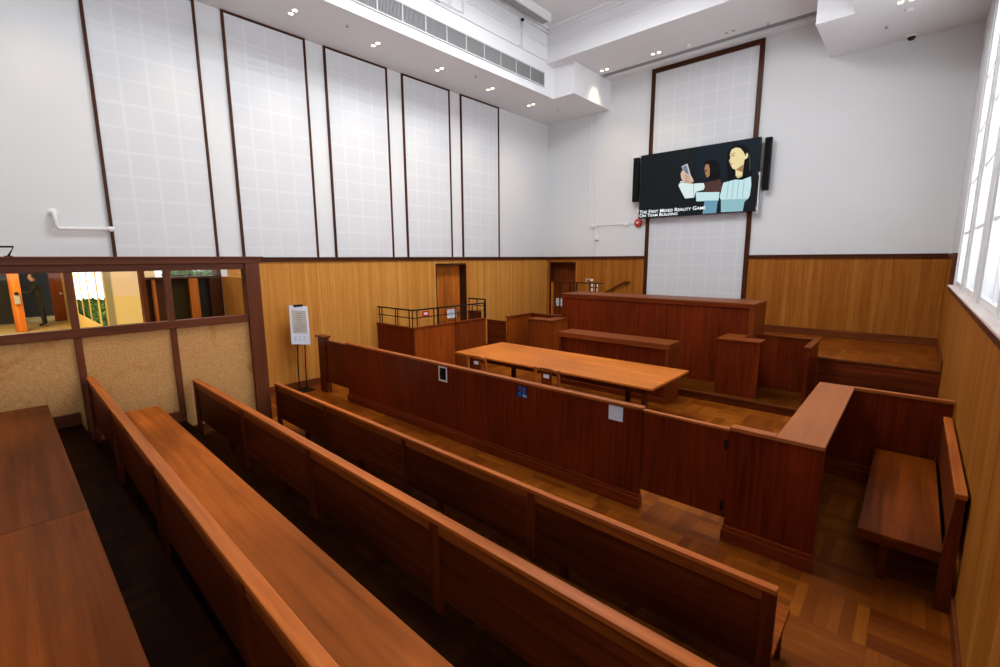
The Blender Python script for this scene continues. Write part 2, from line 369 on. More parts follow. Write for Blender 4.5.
# doors
def door(name, axis, a, b, base, depth, mat, frame_mat, hand):
    """a panelled leaf set back in its wall; axis 'Y' = leaf runs along Y"""
    def bx(m, u0, u1, d0, d1, z0, z1, bev=.0):
        if axis == 'Y': m.box(base-d1, base-d0, u0, u1, z0, z1, bev)
        else: m.box(u0, u1, base+d0, base+d1, z0, z1, bev)
    f = MB(); bx(f, a, a+.03, -.024, .29, 0, 2.49); bx(f, b-.03, b, -.024, .29, 0, 2.49); bx(f, a+.03, b-.03, -.024, .29, 2.44, 2.49)
    d = struct(name, f, frame_mat)
    lf = MB(); u0, u1 = a+.035, b-.035; d0, d1 = depth, depth+.045; st = .12
    bx(lf, u0, u0+st, d0, d1, .005, 2.43); bx(lf, u1-st, u1, d0, d1, .005, 2.43)
    mid = (u0+u1)/2; bx(lf, mid-.05, mid+.05, d0, d1, .2, 2.3)
    for z0, z1 in ((.005, .22), (.95, 1.1), (2.28, 2.43)): bx(lf, u0+st, u1-st, d0+.001, d1, z0, z1)
    bx(lf, u0+st, u1-st, d0+.018, d1-.01, .2, 2.3)
    bx(lf, a+.03, b-.03, d1+.005, d1+.02, 0, 2.445)  # unseen backing sheet added to stop light leaking round the leaf
    l = lf.build('leaf', mat, d)
    h = MB(); hu = u1-.07 if hand > 0 else u0+.07
    bx(h, hu-.025, hu+.025, d0-.008, d0, 1.0, 1.2, .003)
    e = hu-.11*hand
    if axis == 'Y':
        h.tube([(base-d0+.006, hu, 1.12), (base-d0+.05, hu, 1.12), (base-d0+.055, e, 1.12)], .009)
    else:
        h.tube([(hu, base+d0-.006, 1.12), (hu, base+d0-.05, 1.12), (e, base+d0-.055, 1.12)], .009)
    h.build('handle', M['chrome'], l, smooth=True)
    return d
door('door_1', 'Y', 7.79, 8.88, XL, .22, M['door'], M['trim_dark_z'], 1)
door('door_2', 'X', -9.05, -8.05, YB, .20, M['door_dark'], M['trim_dark_z'], -1)
def notice(x0, x1, y, z0, z1, along, label):
    m = MB(); m.mi = 0
    g = thing('paper_notice', label, 'notice', ((x0+x1)/2, y, z0) if along == 'X' else (y, (x0+x1)/2, z0), None)
    def bx(m, u0, u1, d0, d1, w0, w1):
        if along == 'X': m.box(u0, u1, y-d1, y-d0, w0, w1)
        else: m.box(y+d0, y+d1, u0, u1, w0, w1)
    bx(m, x0, x1, .001, .003, z0, z1); m.build('sheet', M['paper'], g)
    p = MB(); h = z1-z0; w = x1-x0
    for k in range(4): bx(p, x0+.15*w, x1-(.15+.1*(k % 2))*w, .0032, .0042, z1-h*(.2+.18*k), z1-h*(.15+.18*k))
    p.build('print_lines', M['print'], g); return g
notice(8.36, 8.68, XL-.22, 1.0, 1.24, 'Y', 'white paper notice on the orange brown door behind the railed box')
notice(-8.93, -8.66, YB+.20, 1.03, 1.29, 'X', 'white paper notice on the dark door in the back corner')

# ------------------------------------------------------------------ acoustic panels on the left wall
spans = [(1.40, 2.85), (3.24, 4.69), (5.06, 6.54), (6.93, 8.39), (8.76, 10.24)]
where = ['tall white perforated wall panel nearest the viewer, above the glazed partition', 'tall white perforated wall panel above the end post of the partition',
         'middle one of the five tall white perforated panels on the left wall', 'tall white perforated wall panel above the railed box, second from the corner',
         'tall white perforated wall panel nearest the back corner, left wall']
for (a, b), lb in zip(spans, where):
    t = thing('acoustic_panel', lb, 'wall panel', (XL, a, 2.655), 'acoustic panels on the left wall')
    MB().box(XL+.001, XL+.022, a+.03, b-.03, 2.656, 6.74).build('tile_field', M['acoustic_y'], t)
    f = MB(); f.box(XL+.001, XL+.045, a, a+.04, 2.656, 6.769, .004).box(XL+.001, XL+.045, b-.04, b, 2.656, 6.769, .004).box(XL+.001, XL+.044, a+.04, b-.04, 6.735, 6.769, .004)
    f.build('frame', M['trim_dark_z'], t)
t = thing('acoustic_panel', 'wide white perforated panel in a dark frame behind the big screen', 'wall panel', (-4.44, YB, .83))
MB().box(-5.68, -3.19, YB-.025, YB-.001, .84, 7.42).build('tile_field', M['acoustic_x'], t)
f = MB(); f.box(-5.77, -5.67, YB-.06, YB-.001, .835, 7.52, .005).box(-3.2, -3.1, YB-.06, YB-.001, .835, 7.52, .005).box(-5.67, -3.2, YB-.059, YB-.001, 7.41, 7.52, .005)
f.build('frame', M['trim_dark_z'], t)

# ------------------------------------------------------------------ glazed partition on the left
pt = thing('glazed_partition', 'brown framed partition with three glass panes over straw board at the left', 'partition', (XP, .6, 0))
muls = [-2.2, -1.25, -.31, .66, 1.585]
yL, yE = -2.3, 2.50
f = MB()
for y in muls: f.box(XP-.09, XP, y-.034, y+.034, (.96 if y < -.42 else .723 if y < .585 else .487 if y < 1.58 else .25)+.14, 2.48, .004)
f.build('mullion', M['part_z'], pt)
f = MB(); f.box(XP-.10, XP+.015, yL, yE, 1.735, 1.835, .006); f.build('sill_rail', M['part_y'], pt)
f = MB(); f.box(XP-.10, XP+.005, yL, yE, 2.475, 2.56, .004); f.build('head_rail', M['part_y'], pt)
f = MB(); f.box(XP-.14, XP+.05, yL, 2.72, 2.56, 2.635, .008).box(XP-.16, XP+.075, yL, 2.745, 2.632, 2.652, .005); f.build('cap', M['part_y'], pt)
MB().box(XP-.14, XP+.045, yE, 2.69, 0, 2.56, .006).build('end_post', M['part_z'], pt)
bb = [(yL, -.42, .96), (-.42, .585, .723), (.585, 1.60, .487), (1.60, yE, .25)]
ys = [yL] + muls[1:] + [yE]
for i in range(len(ys)-1):
    a, b = ys[i], ys[i+1]
    a2, b2 = a+(.034 if i else 0), b-(.034 if i < len(ys)-2 else 0)
    m = MB()
    for y0, y1, z in bb:
        q0, q1 = max(a2, y0), min(b2, y1)
        if q1 > q0: m.box(XP-.06, XP-.03, q0, q1, z+.135, 1.735)
    m.build('straw_board', M['straw'], pt)
    MB().box(XP-.05, XP-.044, a2, b2, 1.835, 2.475).build('pane', M['glass_part'], pt)
m = MB()
for y0, y1, z in bb:
    m.box(XP-.09, XP+.012, y0, y1, z+.0005, z+.14, .005).box(XP-.02, XP+.03, y0, y1, z+.001, z+.03, .005)
m.build('kick_board', M['part_y'], pt)
m = MB(); m.box(XL, -7.80, 2.862, 2.97, 0, 2.32); rw = struct('wall_lobby_return', m, M['oak'])
# bracket lying on the partition cap
k = thing('metal_bracket', 'black bent metal bracket on top of the partition cap at the left edge', 'bracket', (XP-.05, .08, 2.652))
MB().tube([(XP-.02, .225, 2.66), (XP-.02, .275, 2.755), (XP-.04, -.25, 2.75), (XP-.06, -.30, 2.66)], .011, 8).build('bent_bar', M['black_iron'], k)
MB().box(XP-.08, XP, -.33, -.27, 2.653, 2.662).build('foot', M['black_iron'], k)
MB().box(XP-.05, XP+.01, .195, .255, 2.653, 2.662).build('foot', M['black_iron'], k)

# lobby seen through the partition glass
struct('floor_lobby', MB().box(-26.5, XL-.3, -6, 2.02, .2, .4).box(-16.0, XL-.3, 2.02, 3.2, .2, .4), plain('yellowish lobby floor', (.50, .33, .12), .25))
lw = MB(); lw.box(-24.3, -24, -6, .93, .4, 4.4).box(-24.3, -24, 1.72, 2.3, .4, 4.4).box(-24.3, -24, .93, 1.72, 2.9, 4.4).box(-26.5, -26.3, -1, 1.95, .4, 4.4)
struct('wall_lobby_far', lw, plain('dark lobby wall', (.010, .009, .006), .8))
lw = MB()
for a, b, z0, z1 in ((-24, -20.4, .4, 4.4), (-16.15, -16.0, .4, 4.4), (-20.4, -16.15, 2.75, 4.4), (-20.4, -16.15, .4, .9)): lw.box(a, b, 2.0, 2.02, z0, z1)
for x in (-19.1, -17.65): lw.box(x-.05, x+.05, 2.0, 2.02, .9, 2.75)
struct('wall_lobby_side', lw, M['yellow_wall'])
lw = MB(); lw.box(-16.15, -16, 2.15, 3.3, .4, 1.66); q = struct('wall_lobby_return_front', lw, M['yellow_wall'])
lw = MB(); lw.box(-16.15, -16, 2.15, 3.3, 1.66, 4.4); lw.build('upper_band', M['peach_wall'], q)
lw = MB(); lw.box(-15.995, -15.96, 2.17, 2.30, .4, 4.2); lw.build('olive_strip', plain('olive board', (.22, .17, .06), .6), q)
struct('ceiling_lobby', MB().box(-24.3, XL-.3, -6, 3.3, 4.4, 4.5), M['ceil'])
struct('ground_courtyard', MB().box(-40, XL-.31, 3.25, 25, -.2, 0).box(-40, -16.2, 2.1, 3.25, -.2, 0), plain('pale courtyard paving', (.5, .5, .47), .8))
struct('wall_lobby_end', MB().box(-24.3, XL-.3, -6.15, -6, .4, 4.4), M['yellow_wall'])
# leaves of the lobby doors
def slab(name, label, cat, bs, mat, extra=None):
    o = bs.build(name, mat); tag(o, label, cat); return o
t = thing('lobby_door', 'orange brown door leaf standing open beside the person in black', 'door', (-20.9, .5, .4))
MB().box(-21.2, -20.9, .55, .605, .41, 2.85).build('leaf', M['door'], t)
MB().box(-21.2, -20.88, .606, .80, .41, 2.85, .01).build('leaf_edge', M['door'], t)
MB().box(-20.878, -20.79, .62, .76, 1.28, 1.58, .03).build('lock_case', plain('grey beige plastic', (.30, .27, .22), .6), t)
MB().lathe([(.05,0),(.055,.05),(.03,.09)], (-20.80, .69, 1.58), (0,0,1), 14).build('lock_cap', M['black'], t)
t = thing('lobby_door', 'dark red door leaf at the right of the leftmost glass pane', 'door', (-23.6, 1.7, .4))
MB().box(-23.7, -23.64, 1.66, 2.0, .41, 2.9, .004).build('leaf', M['door_dark'], t)
MB().lathe([(.03, 0), (.04, .03), (.05, .06), (.03, .09)], (-23.64, 1.92, 1.42), (1,0,0), 12).build('knob', M['chrome'], t, smooth=True)
dk = wood('dark brown lobby joinery', (.035, .014, .006), (.07, .028, .012), 'Z', 22, .4)
t = thing('lobby_screen', 'dark timber screen of door leaves and posts behind the right glass pane', 'screen', (XL, 2.3, 0))
MB().box(XL-.2, XL-.02, 1.70, 1.76, 0, 2.5).box(XL-.2, XL-.02, 1.83, 1.85, 0, 2.3).build('door_edge', M['door_dark'], t)
MB().box(XL-.16, XL-.10, 1.76, 1.83, 0, 2.3).box(XL-.16, XL-.10, 1.89, 2.0, 0, 2.3).build('dark_leaf', dk, t)
MB().box(XL-.19, XL-.03, 1.85, 1.89, 0, 2.3).build('orange_post', M['door'], t)
MB().box(XL-.16, XL-.11, 2.0, 2.36, 0, 2.3).build('olive_panel', M['olive'], t)
MB().box(XL-.2, XL-.01, 2.36, 2.49, 0, 2.3).build('red_brown_post', M['door'], t)
MB().box(XL-.16, XL-.11, 2.49, 2.67, 0, 2.3).build('smoked_panel', M['smoked'], t)
MB().box(XL-.2, XL-.01, 2.67, 2.858, 0, 2.3).build('brown_post', M['trim_dark_z'], t)
MB().box(XL-.2, XL-.01, 1.76, 2.858, 2.3, 2.335).box(XL-.2, XL-.01, 2.78, 2.858, 2.335, 2.5).build('transom_bar', M['trim_dark_y'], t)
MB().box(XL-.12, XL-.114, 1.76, 2.78, 2.335, 2.5).build('transom_glass', M['glass'], t)
# person in the lobby
def skin_chain(name, verts, edges, radii, mat, parent, sub=2):
    me = bpy.data.meshes.new(name); me.from_pydata(verts, edges, []); o = bpy.data.objects.new(name, me); COL.objects.link(o)
    sk = o.modifiers.new('Skin', 'SKIN'); sk.use_smooth_shade = True
    sv = me.skin_vertices[0].data
    for i, r in enumerate(radii): sv[i].radius = (r, r)
    sv[0].use_root = True
    ss = o.modifiers.new('Sub', 'SUBSURF'); ss.levels = sub; ss.render_levels = sub
    me.materials.append(mat); o.parent = parent; return o
px, py, pz = -22.3, 1.24, .4
pe = thing('person', 'person in black clothes standing in the lobby reaching towards the open door', 'person', (px, py, pz))
V = [(0,.02,.93),(0,.0,1.15),(0,-.01,1.40),(0,-.03,1.47),(0,-.05,1.55),            # pelvis..neck
     (.10,.02,.88),(.10,.02,.50),(.10,.05,.09),(.10,-.10,.04),                      # right leg
     (-.10,.02,.88),(-.10,.06,.50),(-.10,.10,.09),(-.10,-.05,.04),                  # left leg
     (.19,-.06,1.38),(.21,-.18,1.16),(.17,-.40,1.18),                               # right arm
     (-.19,-.06,1.38),(-.21,-.14,1.14),(-.17,-.36,1.20)]
E_ = [(0,1),(1,2),(2,3),(3,4),(0,5),(5,6),(6,7),(7,8),(0,9),(9,10),(10,11),(11,12),(2,13),(13,14),(14,15),(2,16),(16,17),(17,18)]
Rr = [.16,.15,.15,.07,.055,.09,.065,.05,.04,.09,.065,.05,.04,.07,.05,.04,.07,.05,.04]
skin_chain('body', V, E_, Rr, M['cloth_black'], pe)
hd = MB(); hd.lathe([(.02,-.125),(.055,-.11),(.075,-.06),(.085,0),(.083,.05),(.06,.10),(.02,.12)], (px, py-.09, pz+1.66), (0,-.12,1), 20)
hd.lathe([(.012,0),(.014,.02),(.004,.035)], (px, py-.165, pz+1.64), (0,-1,-.2), 8)
for s in (-1, 1): hd.lathe([(.008,0),(.022,.006),(.018,.012)], (px+s*.08, py-.085, pz+1.65), (s,0,0), 8)
hd.build('head', M['skin'], pe, smooth=True)
hr = MB(); hr.lathe([(.088,-.02),(.092,.04),(.072,.105),(.025,.135)], (px, py-.075, pz+1.665), (0,.25,1), 18); hr.build('hair', M['hair'], pe, smooth=True)
for s, hx in ((1, .17), (-1, -.17)):
    hv = MB(); base = Vector((px+hx, py-(.44 if s > 0 else .40), pz+(1.18 if s > 0 else 1.20)))
    hv.lathe([(.022,0),(.036,.03),(.038,.07),(.028,.09)], base, (0,-1,.05), 10)
    for q in range(4): hv.tube([base+Vector((-.027+.018*q, -.08, .0)), base+Vector((-.027+.018*q, -.125, -.01)), base+Vector((-.027+.018*q, -.15+.004*abs(q-1), -.035))], .0085, 6)
    hv.tube([base+Vector((-.03*s, -.02, .01)), base+Vector((-.055*s, -.06, .015)), base+Vector((-.05*s, -.09, -.01))], .010, 6)
    hv.build('hand', M['skin'], pe, smooth=True)
# trees outside seen through the transom and the lobby window
def tree(name, label, x, y, z, r, h, n, seed, cat='tree'):
    rnd = random.Random(seed)
    t = thing(name, label, cat, (x, y, 0))
    MB().tube([(x, y, 0), (x+.05, y, h*.5), (x-.05, y+.05, z)], .09, 8).build('trunk', M['table_leg'], t)
    bm = bmesh.new()
    for i in range(n):
        d = Vector((rnd.gauss(0,1), rnd.gauss(0,1), rnd.gauss(0,1))).normalized()*r*rnd.uniform(.4, 1)
        c = Vector((x, y, z)) + Vector((d.x, d.y, d.z*h/(2*r)*.9)); s = rnd.uniform(.06, .13)
        a = Vector((rnd.gauss(0,1), rnd.gauss(0,1), rnd.gauss(0,1))).normalized(); b = a.orthogonal().normalized()
        q = [c-a*s, c+b*s*.5, c+a*s, c-b*s*.5]
        bm.faces.new([bm.verts.new(p-Vector((x, y, 0))) for p in q])
    me = bpy.data.meshes.new('foliage'); bm.to_mesh(me); bm.free(); me.materials.append(M['foliage'])
    o = bpy.data.objects.new('foliage', me); COL.objects.link(o); o.parent = t
tree('courtyard_tree', 'green leafy tree outside, seen in the strip above the dark screen', -18.0, 5.0, 2.2, 1.1, 2.2, 2600, 3)
def hedge(label, x0, x1, y0, y1, h, n, seed):
    rnd = random.Random(seed); t = thing('clipped_hedge', label, 'hedge', ((x0+x1)/2, (y0+y1)/2, 0)); bm = bmesh.new()
    for i in range(n):
        c = Vector((rnd.uniform(x0, x1), rnd.uniform(y0, y1), h*rnd.random()**.5+rnd.gauss(0, .04))) - t.location; k = rnd.uniform(.06, .13)
        a_ = Vector((rnd.gauss(0,1), rnd.gauss(0,1), rnd.gauss(0,1))).normalized(); b_ = a_.orthogonal().normalized()
        bm.faces.new([bm.verts.new(p) for p in (c-a_*k, c+b_*k*.5, c+a_*k, c-b_*k*.5)])
    me = bpy.data.meshes.new('foliage'); bm.to_mesh(me); bm.free(); me.materials.append(M['foliage'])
    o = bpy.data.objects.new('foliage', me); COL.objects.link(o); o.parent = t
    for k in range(5): MB().tube([(x0+(x1-x0)*(k+.5)/5, (y0+y1)/2, 0), (x0+(x1-x0)*(k+.5)/5, (y0+y1)/2, h*.7)], .03, 6).build('stem', M['table_leg'], t)
hedge('dark green hedge outside below the white lobby window', -23.6, -16.8, 2.3, 3.0, 1.12, 9000, 9)

# ------------------------------------------------------------------ pews
def pew(label, z, xl, yl, xr, yr, posts, seat_mats=('seat_x',), seat_h=.33, top=.785, seat_y=.56, seat_in=.12, mids=None, cap_w=.075):
    Lh = math.hypot(xr-xl, yr-yl); a = math.atan2(yr-yl, xr-xl)
    t = thing('pew', label, 'pew', (xl, yl, z), 'rows of dark wooden pews', a)
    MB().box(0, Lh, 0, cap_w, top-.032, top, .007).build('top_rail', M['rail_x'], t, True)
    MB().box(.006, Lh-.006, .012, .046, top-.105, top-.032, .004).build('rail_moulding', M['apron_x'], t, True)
    ps = [p-xl for p in posts]; ps[0] = .038; ps[-1] = Lh-.038
    for p in ps: MB().box(p-.036, p+.036, .003, .050, 0, top-.033, .004).build('post', M['pew_z'], t, True)
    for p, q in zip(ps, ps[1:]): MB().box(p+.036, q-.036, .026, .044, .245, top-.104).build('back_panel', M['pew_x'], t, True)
    n = len(seat_mats); s0, s1 = seat_in, Lh-.0
    cuts = [s0, s1] if n == 1 else [s0, -3.765-xl, s1]
    for i, sm in enumerate(seat_mats):
        MB().box(cuts[i]+(.002 if i else 0), cuts[i+1], .069, seat_y, seat_h-.038, seat_h, .006).build('seat', M[sm], t, True)
    for p in ps:
        p2 = min(max(p, s0+.06), Lh-.05)
        MB().box(p2-.028, p2+.028, seat_y-.10, seat_y-.045, 0, seat_h-.038, .004).build('leg', M['pew_z'], t, True)
    for p in (mids or []):
        MB().box(p-xl-.028, p-xl+.028, .10, .155, 0, seat_h-.038, .004).build('leg', M['pew_z'], t, True)
    MB().box(s0+.02, Lh-.03, .075, .10, seat_h-.10, seat_h-.038).build('seat_bearer', M['pew_x'], t, True)
    return t
pew('dark pew in the lowest row, nearest the long courtroom bar', 0, -6.99, 2.735, -.393, 2.708, [-7.0, -5.48, -3.81, -2.12, -.43], mids=[-6.27, -4.87, -3.38, -1.87], cap_w=.054)
pew('dark pew with a long orange top rail, second row up from the bar', .25, -7.05, 1.715, -.393, 1.645, [-7.0, -5.30, -3.74, -2.06, -.43], mids=[-6.1, -4.5, -2.9, -1.3])
pew('dark pew whose long brown seat shows, third row up from the bar', .487, -7.055, .672, -.393, .552, [-7.0, -5.5, -3.76, -2.05, -.43], seat_mats=('seat_x3',), seat_y=.62, seat_in=.16, mids=[-6.1, -4.5, -2.9], cap_w=.068)
pew('topmost pew with a two board seat at the lower left corner', .723, -6.98, -.265, -.393, -.355, [-6.94, -5.3, -3.74, -2.06, -.43], seat_mats=('seat_x2', 'seat_x'), seat_y=.585, seat_in=.02)

# ------------------------------------------------------------------ bar, gates and jury box
def panel_run(t, x0, x1, y, h, depth=.06, base=True, cap=True, mat='mahog_v'):
    MB().box(x0, x1, y, y+depth-.02, 0, h-.03).build('panel', M[mat], t)
    if base: 
        m = MB(); m.box(x0-.012, x1+.012, y-.028, y+depth, 0, .115, .006).box(x0-.006, x1+.006, y-.015, y+depth-.005, .115, .15, .006); m.build('plinth', M['mahog_x'], t)
    if cap: MB().box(x0-.006, x1+.006, y-.018, y+depth+.012, h-.032, h, .006).build('cap', M['cap_x'], t)
YBAR = 4.32
t = thing('courtroom_bar', 'long red brown panelled bar across the courtroom floor', 'bar', (-4.8, YBAR, 0))
panel_run(t, -7.66, -1.935, YBAR, 1.10)
def gate(label, x0, x1, z0, z1, hinge, mat='mahog_v', capm='cap_x'):
    t = thing('swing_gate', label, 'gate', ((x0+x1)/2, YBAR, z0))
    MB().box(x0, x1, YBAR+.008, YBAR+.043, z0, z1-.025, .004).build('panel', M[mat], t)
    MB().box(x0, x1, YBAR, YBAR+.052, z1-.025, z1, .005).build('cap', M[capm], t)
    for z in (z0+.12, z1-.15):
        MB().tube([(hinge, YBAR-.004, z-.045), (hinge, YBAR-.004, z+.045)], .011, 8).build('hinge', M['black_iron'], t)
gate('low red brown swing gate between the bar and the boxed desk at right', -1.928, -1.104, .215, 1.078, -1.13)
gate('low dark swing gate at the left end of the bar beside the easel sign', -8.42, -7.672, .225, 1.06, -8.42, 'pew_z', 'cap_dark')
t = thing('gate_post', 'dark square post at the far left end of the bar', 'post', (-8.56, YBAR, 0))
MB().box(-8.70, -8.435, YBAR-.02, YBAR+.08, 0, 1.10, .005).build('shaft', M['pew_z'], t)
MB().box(-8.74, -8.41, YBAR-.05, YBAR+.11, 1.10, 1.135, .006).build('cap', M['cap_dark'], t)

t = thing('box_desk', 'boxed desk with a broad dull brown top beside the right hand bench', 'desk', (-.6, 5.4, 0))
MB().box(-1.10, -.40, YBAR, YBAR+.05, 0, 1.07).build('front_panel', M['mahog_v'], t)
m = MB(); m.box(-1.115, -.388, YBAR-.03, YBAR+.05, 0, .115, .006).box(-1.108, -.394, YBAR-.016, YBAR+.048, .115, .155, .006); m.build('plinth', M['mahog_x'], t)
m = MB(); m.box(-1.102, -.743, YBAR-.018, YBAR+.085, 1.07, 1.105, .006); m.build('cap', M['cap_x'], t)
MB().box(-.742, -.398, YBAR-.02, 6.64, 1.07, 1.105, .006).build('desk_top', M['desk_top'], t)
MB().box(-.735, -.695, YBAR+.05, 6.60, 0, 1.07).build('side_panel', M['mahog_v'], t)
MB().box(-.735, .435, 6.60, 6.64, 0, 1.07).build('back_panel', M['mahog_v'], t)
MB().box(-.398, .44, 6.585, 6.66, 1.07, 1.105, .006).build('back_cap', M['cap_x'], t)
m = MB(); m.box(-.69, .432, 6.565, 6.599, 0, .13, .005).box(-.69, .432, 6.578, 6.599, .13, .195, .006); m.build('back_plinth', M['mahog_x'], t)

t = thing('side_bench', 'worn orange brown bench against the right wall inside the boxed area', 'bench', (.12, 5.5, 0))
MB().box(-.148, .355, 4.46, 6.55, .415, .45, .006).build('seat', M['seat_y'], t)
m = MB(); m.box(-.13, .35, 4.475, 4.50, .355, .414, .003).box(-.13, -.105, 4.50, 6.54, .355, .414, .003); m.build('seat_apron', M['pew_x'], t)
for y in (4.60, 6.45): MB().box(.0, .055, y, y+.055, 0, .356, .004).build('leg', M['pew_z'], t)
for y0, y1 in ((4.44, 4.50), (6.49, 6.55)): MB().prism([(.345, 0), (.425, 0), (.425, .90), (.375, .90), (.345, .45)], 'Y', y0, y1).build('post', M['pew_z'], t)
MB().box(.37, .395, 4.50, 6.49, .50, .90).build('back_panel', M['pew_x'], t)
MB().box(.365, .432, 4.42, 6.56, .90, .94, .008).build('top_rail', M['rail_y'], t)

# ------------------------------------------------------------------ table and chairs
t = thing('long_table', 'long orange brown table in the well of the court', 'table', (-4.65, 6.85, 0))
MB().box(-6.71, -2.615, 6.13, 7.56, .735, .775, .012).build('top', M['table_x'], t)
m = MB(); m.box(-6.45, -2.80, 6.28, 6.31, .63, .735).box(-6.42, -3.50, 7.38, 7.41, .63, .735).box(-6.45, -6.42, 6.31, 7.38, .63, .735); m.build('apron', M['table_leg'], t)
for x, y in ((-6.42, 6.26), (-2.83, 6.26), (-6.27, 7.35), (-3.62, 7.35)): MB().box(x, x+.075, y, y+.075, 0, .734, .005).build('leg', M['table_leg'], t)
def chair(label, x, y):
    t = thing('wooden_chair', label, 'chair', (x, y, 0), 'chairs at the long table')
    w = .225
    for s in (-1, 1):
        MB().prism([(-.02, 0), (.02, 0), (.02, .45), (-.012, .87), (-.042, .87), (-.022, .45)], 'X', s*w-.02, s*w+.02).build('back_leg', M['chair_wood'], t, True)
        MB().box(s*w-.02, s*w+.02, .40, .44, 0, .435, .004).build('front_leg', M['chair_wood'], t, True)
    m = MB(); pts = []
    m.prism([(-w-.02, .84), (-w*.5, .872), (0, .878), (w*.5, .872), (w+.02, .84), (w+.02, .80), (w*.5, .825), (0, .83), (-w*.5, .825), (-w-.02, .80)], 'Y', -.046, -.016); m.build('top_rail', M['chair_wood'], t, True)
    MB().box(-.10, .10, -.034, -.018, .50, .83).build('splat', M['brown_v'], t, True)
    MB().box(-.055, .055, -.037, -.0345, .715, .775).build('label_plate', M['paper'], t, True)
    for z in (.48,): MB().box(-w+.02, w-.02, -.03, -.008, z, z+.045).build('cross_rail', M['chair_wood'], t, True)
    MB().box(-w-.015, w+.015, .0, .46, .435, .465, .01).build('seat', M['chair_wood'], t, True)
    for s in (-1, 1): MB().box(s*w-.011, s*w+.011, .02, .40, .2, .23).build('stretcher', M['chair_wood'], t, True)
    return t
chair('wooden chair at the left half of the long table, nearer the railed box', -5.775, 5.83)
chair('wooden chair at the middle of the long table, behind the blue sticker', -4.235, 5.86)

# ------------------------------------------------------------------ judge's end
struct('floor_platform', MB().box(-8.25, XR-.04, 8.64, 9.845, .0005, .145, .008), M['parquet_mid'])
pr = [o for o in COL.objects if o.name == 'floor_platform'][0]
MB().box(-8.25, XR-.04, 8.622, 8.639, .001, .118, .003).build('riser_board', M['pew_x'], pr)
MB().box(-8.25, XR-.04, 8.612, 8.66, .118, .147, .004).build('nosing', M['base_x'], pr)
d_ = MB(); d_.box(-8.15, XR-.02, 9.85, 11.5, .0005, .83).box(-6.2, XR-.02, 11.5, YB-.02, .0005, .83)
dais = struct('floor_dais', d_, M['parquet'])
m = MB(); m.box(-1.14, XR-.02, 9.842, 9.8495, .15, .80); m.build('riser_board', M['pew_x'], dais)
m = MB(); m.box(-1.14, XR-.02, 9.825, 9.8495, .795, .832, .006); m.build('nosing', M['base_x'], dais)
st = MB()
for k in range(3): st.box(-7.2+.33*k, -6.2, 11.52, YB-.06, .0005+.2075*k, .2075*(k+1))
struct('floor_stair', st, M['parquet'])
t = thing('judges_bench', 'tall red brown judge\'s bench below the big screen', 'bench', (-4.3, 9.5, .145))
MB().box(-6.40, -2.25, 9.50, 9.54, .146, 1.70).build('front_panel', M['mahog_v'], t)
MB().box(-2.25, -2.165, 9.485, 10.36, .146, 1.71, .004).build('end_panel', M['brown_v'], t)
MB().box(-6.44, -6.40, 9.485, 10.36, .146, 1.71, .004).build('end_panel', M['mahog_v'], t)
MB().box(-6.46, -2.145, 9.46, 10.38, 1.715, 1.755, .008).build('desk_top', M['cap_dark'], t)
m = MB(); m.box(-6.40, -2.25, 9.475, 9.50, 1.66, 1.714, .004); m.build('moulding', M['mahog_x'], t)

t = thing('clerks_desk', 'lower red brown clerk\'s desk in front of the judge\'s bench', 'desk', (-4.2, 7.9, 0))
m = MB(); m.box(-5.36, -3.16, 7.93, 7.95, .10, 1.0); 
m.build('front_panel', M['mahog_v'], t)
for x in (-4.62, -3.88): MB().box(x-.012, x+.012, 7.918, 7.93, .10, 1.0, .003).build('seam_strip', M['mahog_v'], t)
m = MB(); m.box(-5.36, -3.16, 7.90, 7.95, 0, .10, .004); m.build('plinth', M['mahog_x'], t)
MB().box(-3.16, -3.105, 7.88, 8.45, 0, 1.0, .004).build('end_panel', M['brown_v'], t)
MB().box(-5.415, -5.36, 7.88, 8.45, 0, 1.0, .004).build('end_panel', M['mahog_v'], t)
MB().box(-5.44, -3.09, 7.86, 8.40, 1.0, 1.10, .008).build('top', M['cap_dark'], t)

def booth(label, xa, xb, half, mirror):
    """three sided stand; 'half' is the width of the front panel on the side of the judge"""
    t = thing('witness_stand', label, 'stand', ((xa+xb)/2, 9.3, .145), 'stands on either side of the judge')
    z, h = .146, 1.165
    f0, f1 = (xa, xa+half) if not mirror else (xb-half, xb)
    o0, o1 = (xb-.045, xb) if not mirror else (xa, xa+.045)
    MB().box(f0, f1, 8.79, 8.83, z, h-.03).build('front_panel', M['mahog_v'] if not mirror else M['brown_v'], t)
    i0, i1 = (xa, xa+.04) if not mirror else (xb-.04, xb)
    MB().box(i0, i1, 8.83, 9.455, z, h-.03).build('inner_side', M['mahog_v'] if not mirror else M['orange_v'], t)
    m = MB(); m.box(f0-.01, f1+.01, 8.77, 9.12, h-.03, h, .006).box(i0-.01 if not mirror else i0-.32, i1+.32 if not mirror else i1+.01, 9.12, 9.455, h-.0298, h-.0002, .006); m.build('shelf', M['cap_dark'], t)
    MB().box(o0, o1, 8.80, 9.80, z, h-.03).build('outer_side', M['mahog_v'] if not mirror else M['orange_v'], t)
    MB().box(o0-.03, o1+.03, 8.77, 9.82, h-.03, h, .006).build('outer_cap', M['cap_dark'], t)
    bx0, bx1 = (-2.14, o0-.001) if not mirror else (o1+.001, -6.465)
    MB().box(bx0, bx1, 9.77, 9.81, z, h-.03).build('back_panel', M['mahog_v'], t)
    MB().box(bx0, bx1-.03 if not mirror else bx1, 9.75, 9.83, h-.0302, h-.0003, .005).build('back_cap', M['cap_dark'], t)
booth('open fronted witness stand right of the judge\'s bench', -2.57, -1.165, .69, False)
booth('open fronted stand left of the judge\'s bench beside the low dark gate', -7.655, -6.24, .72, True)
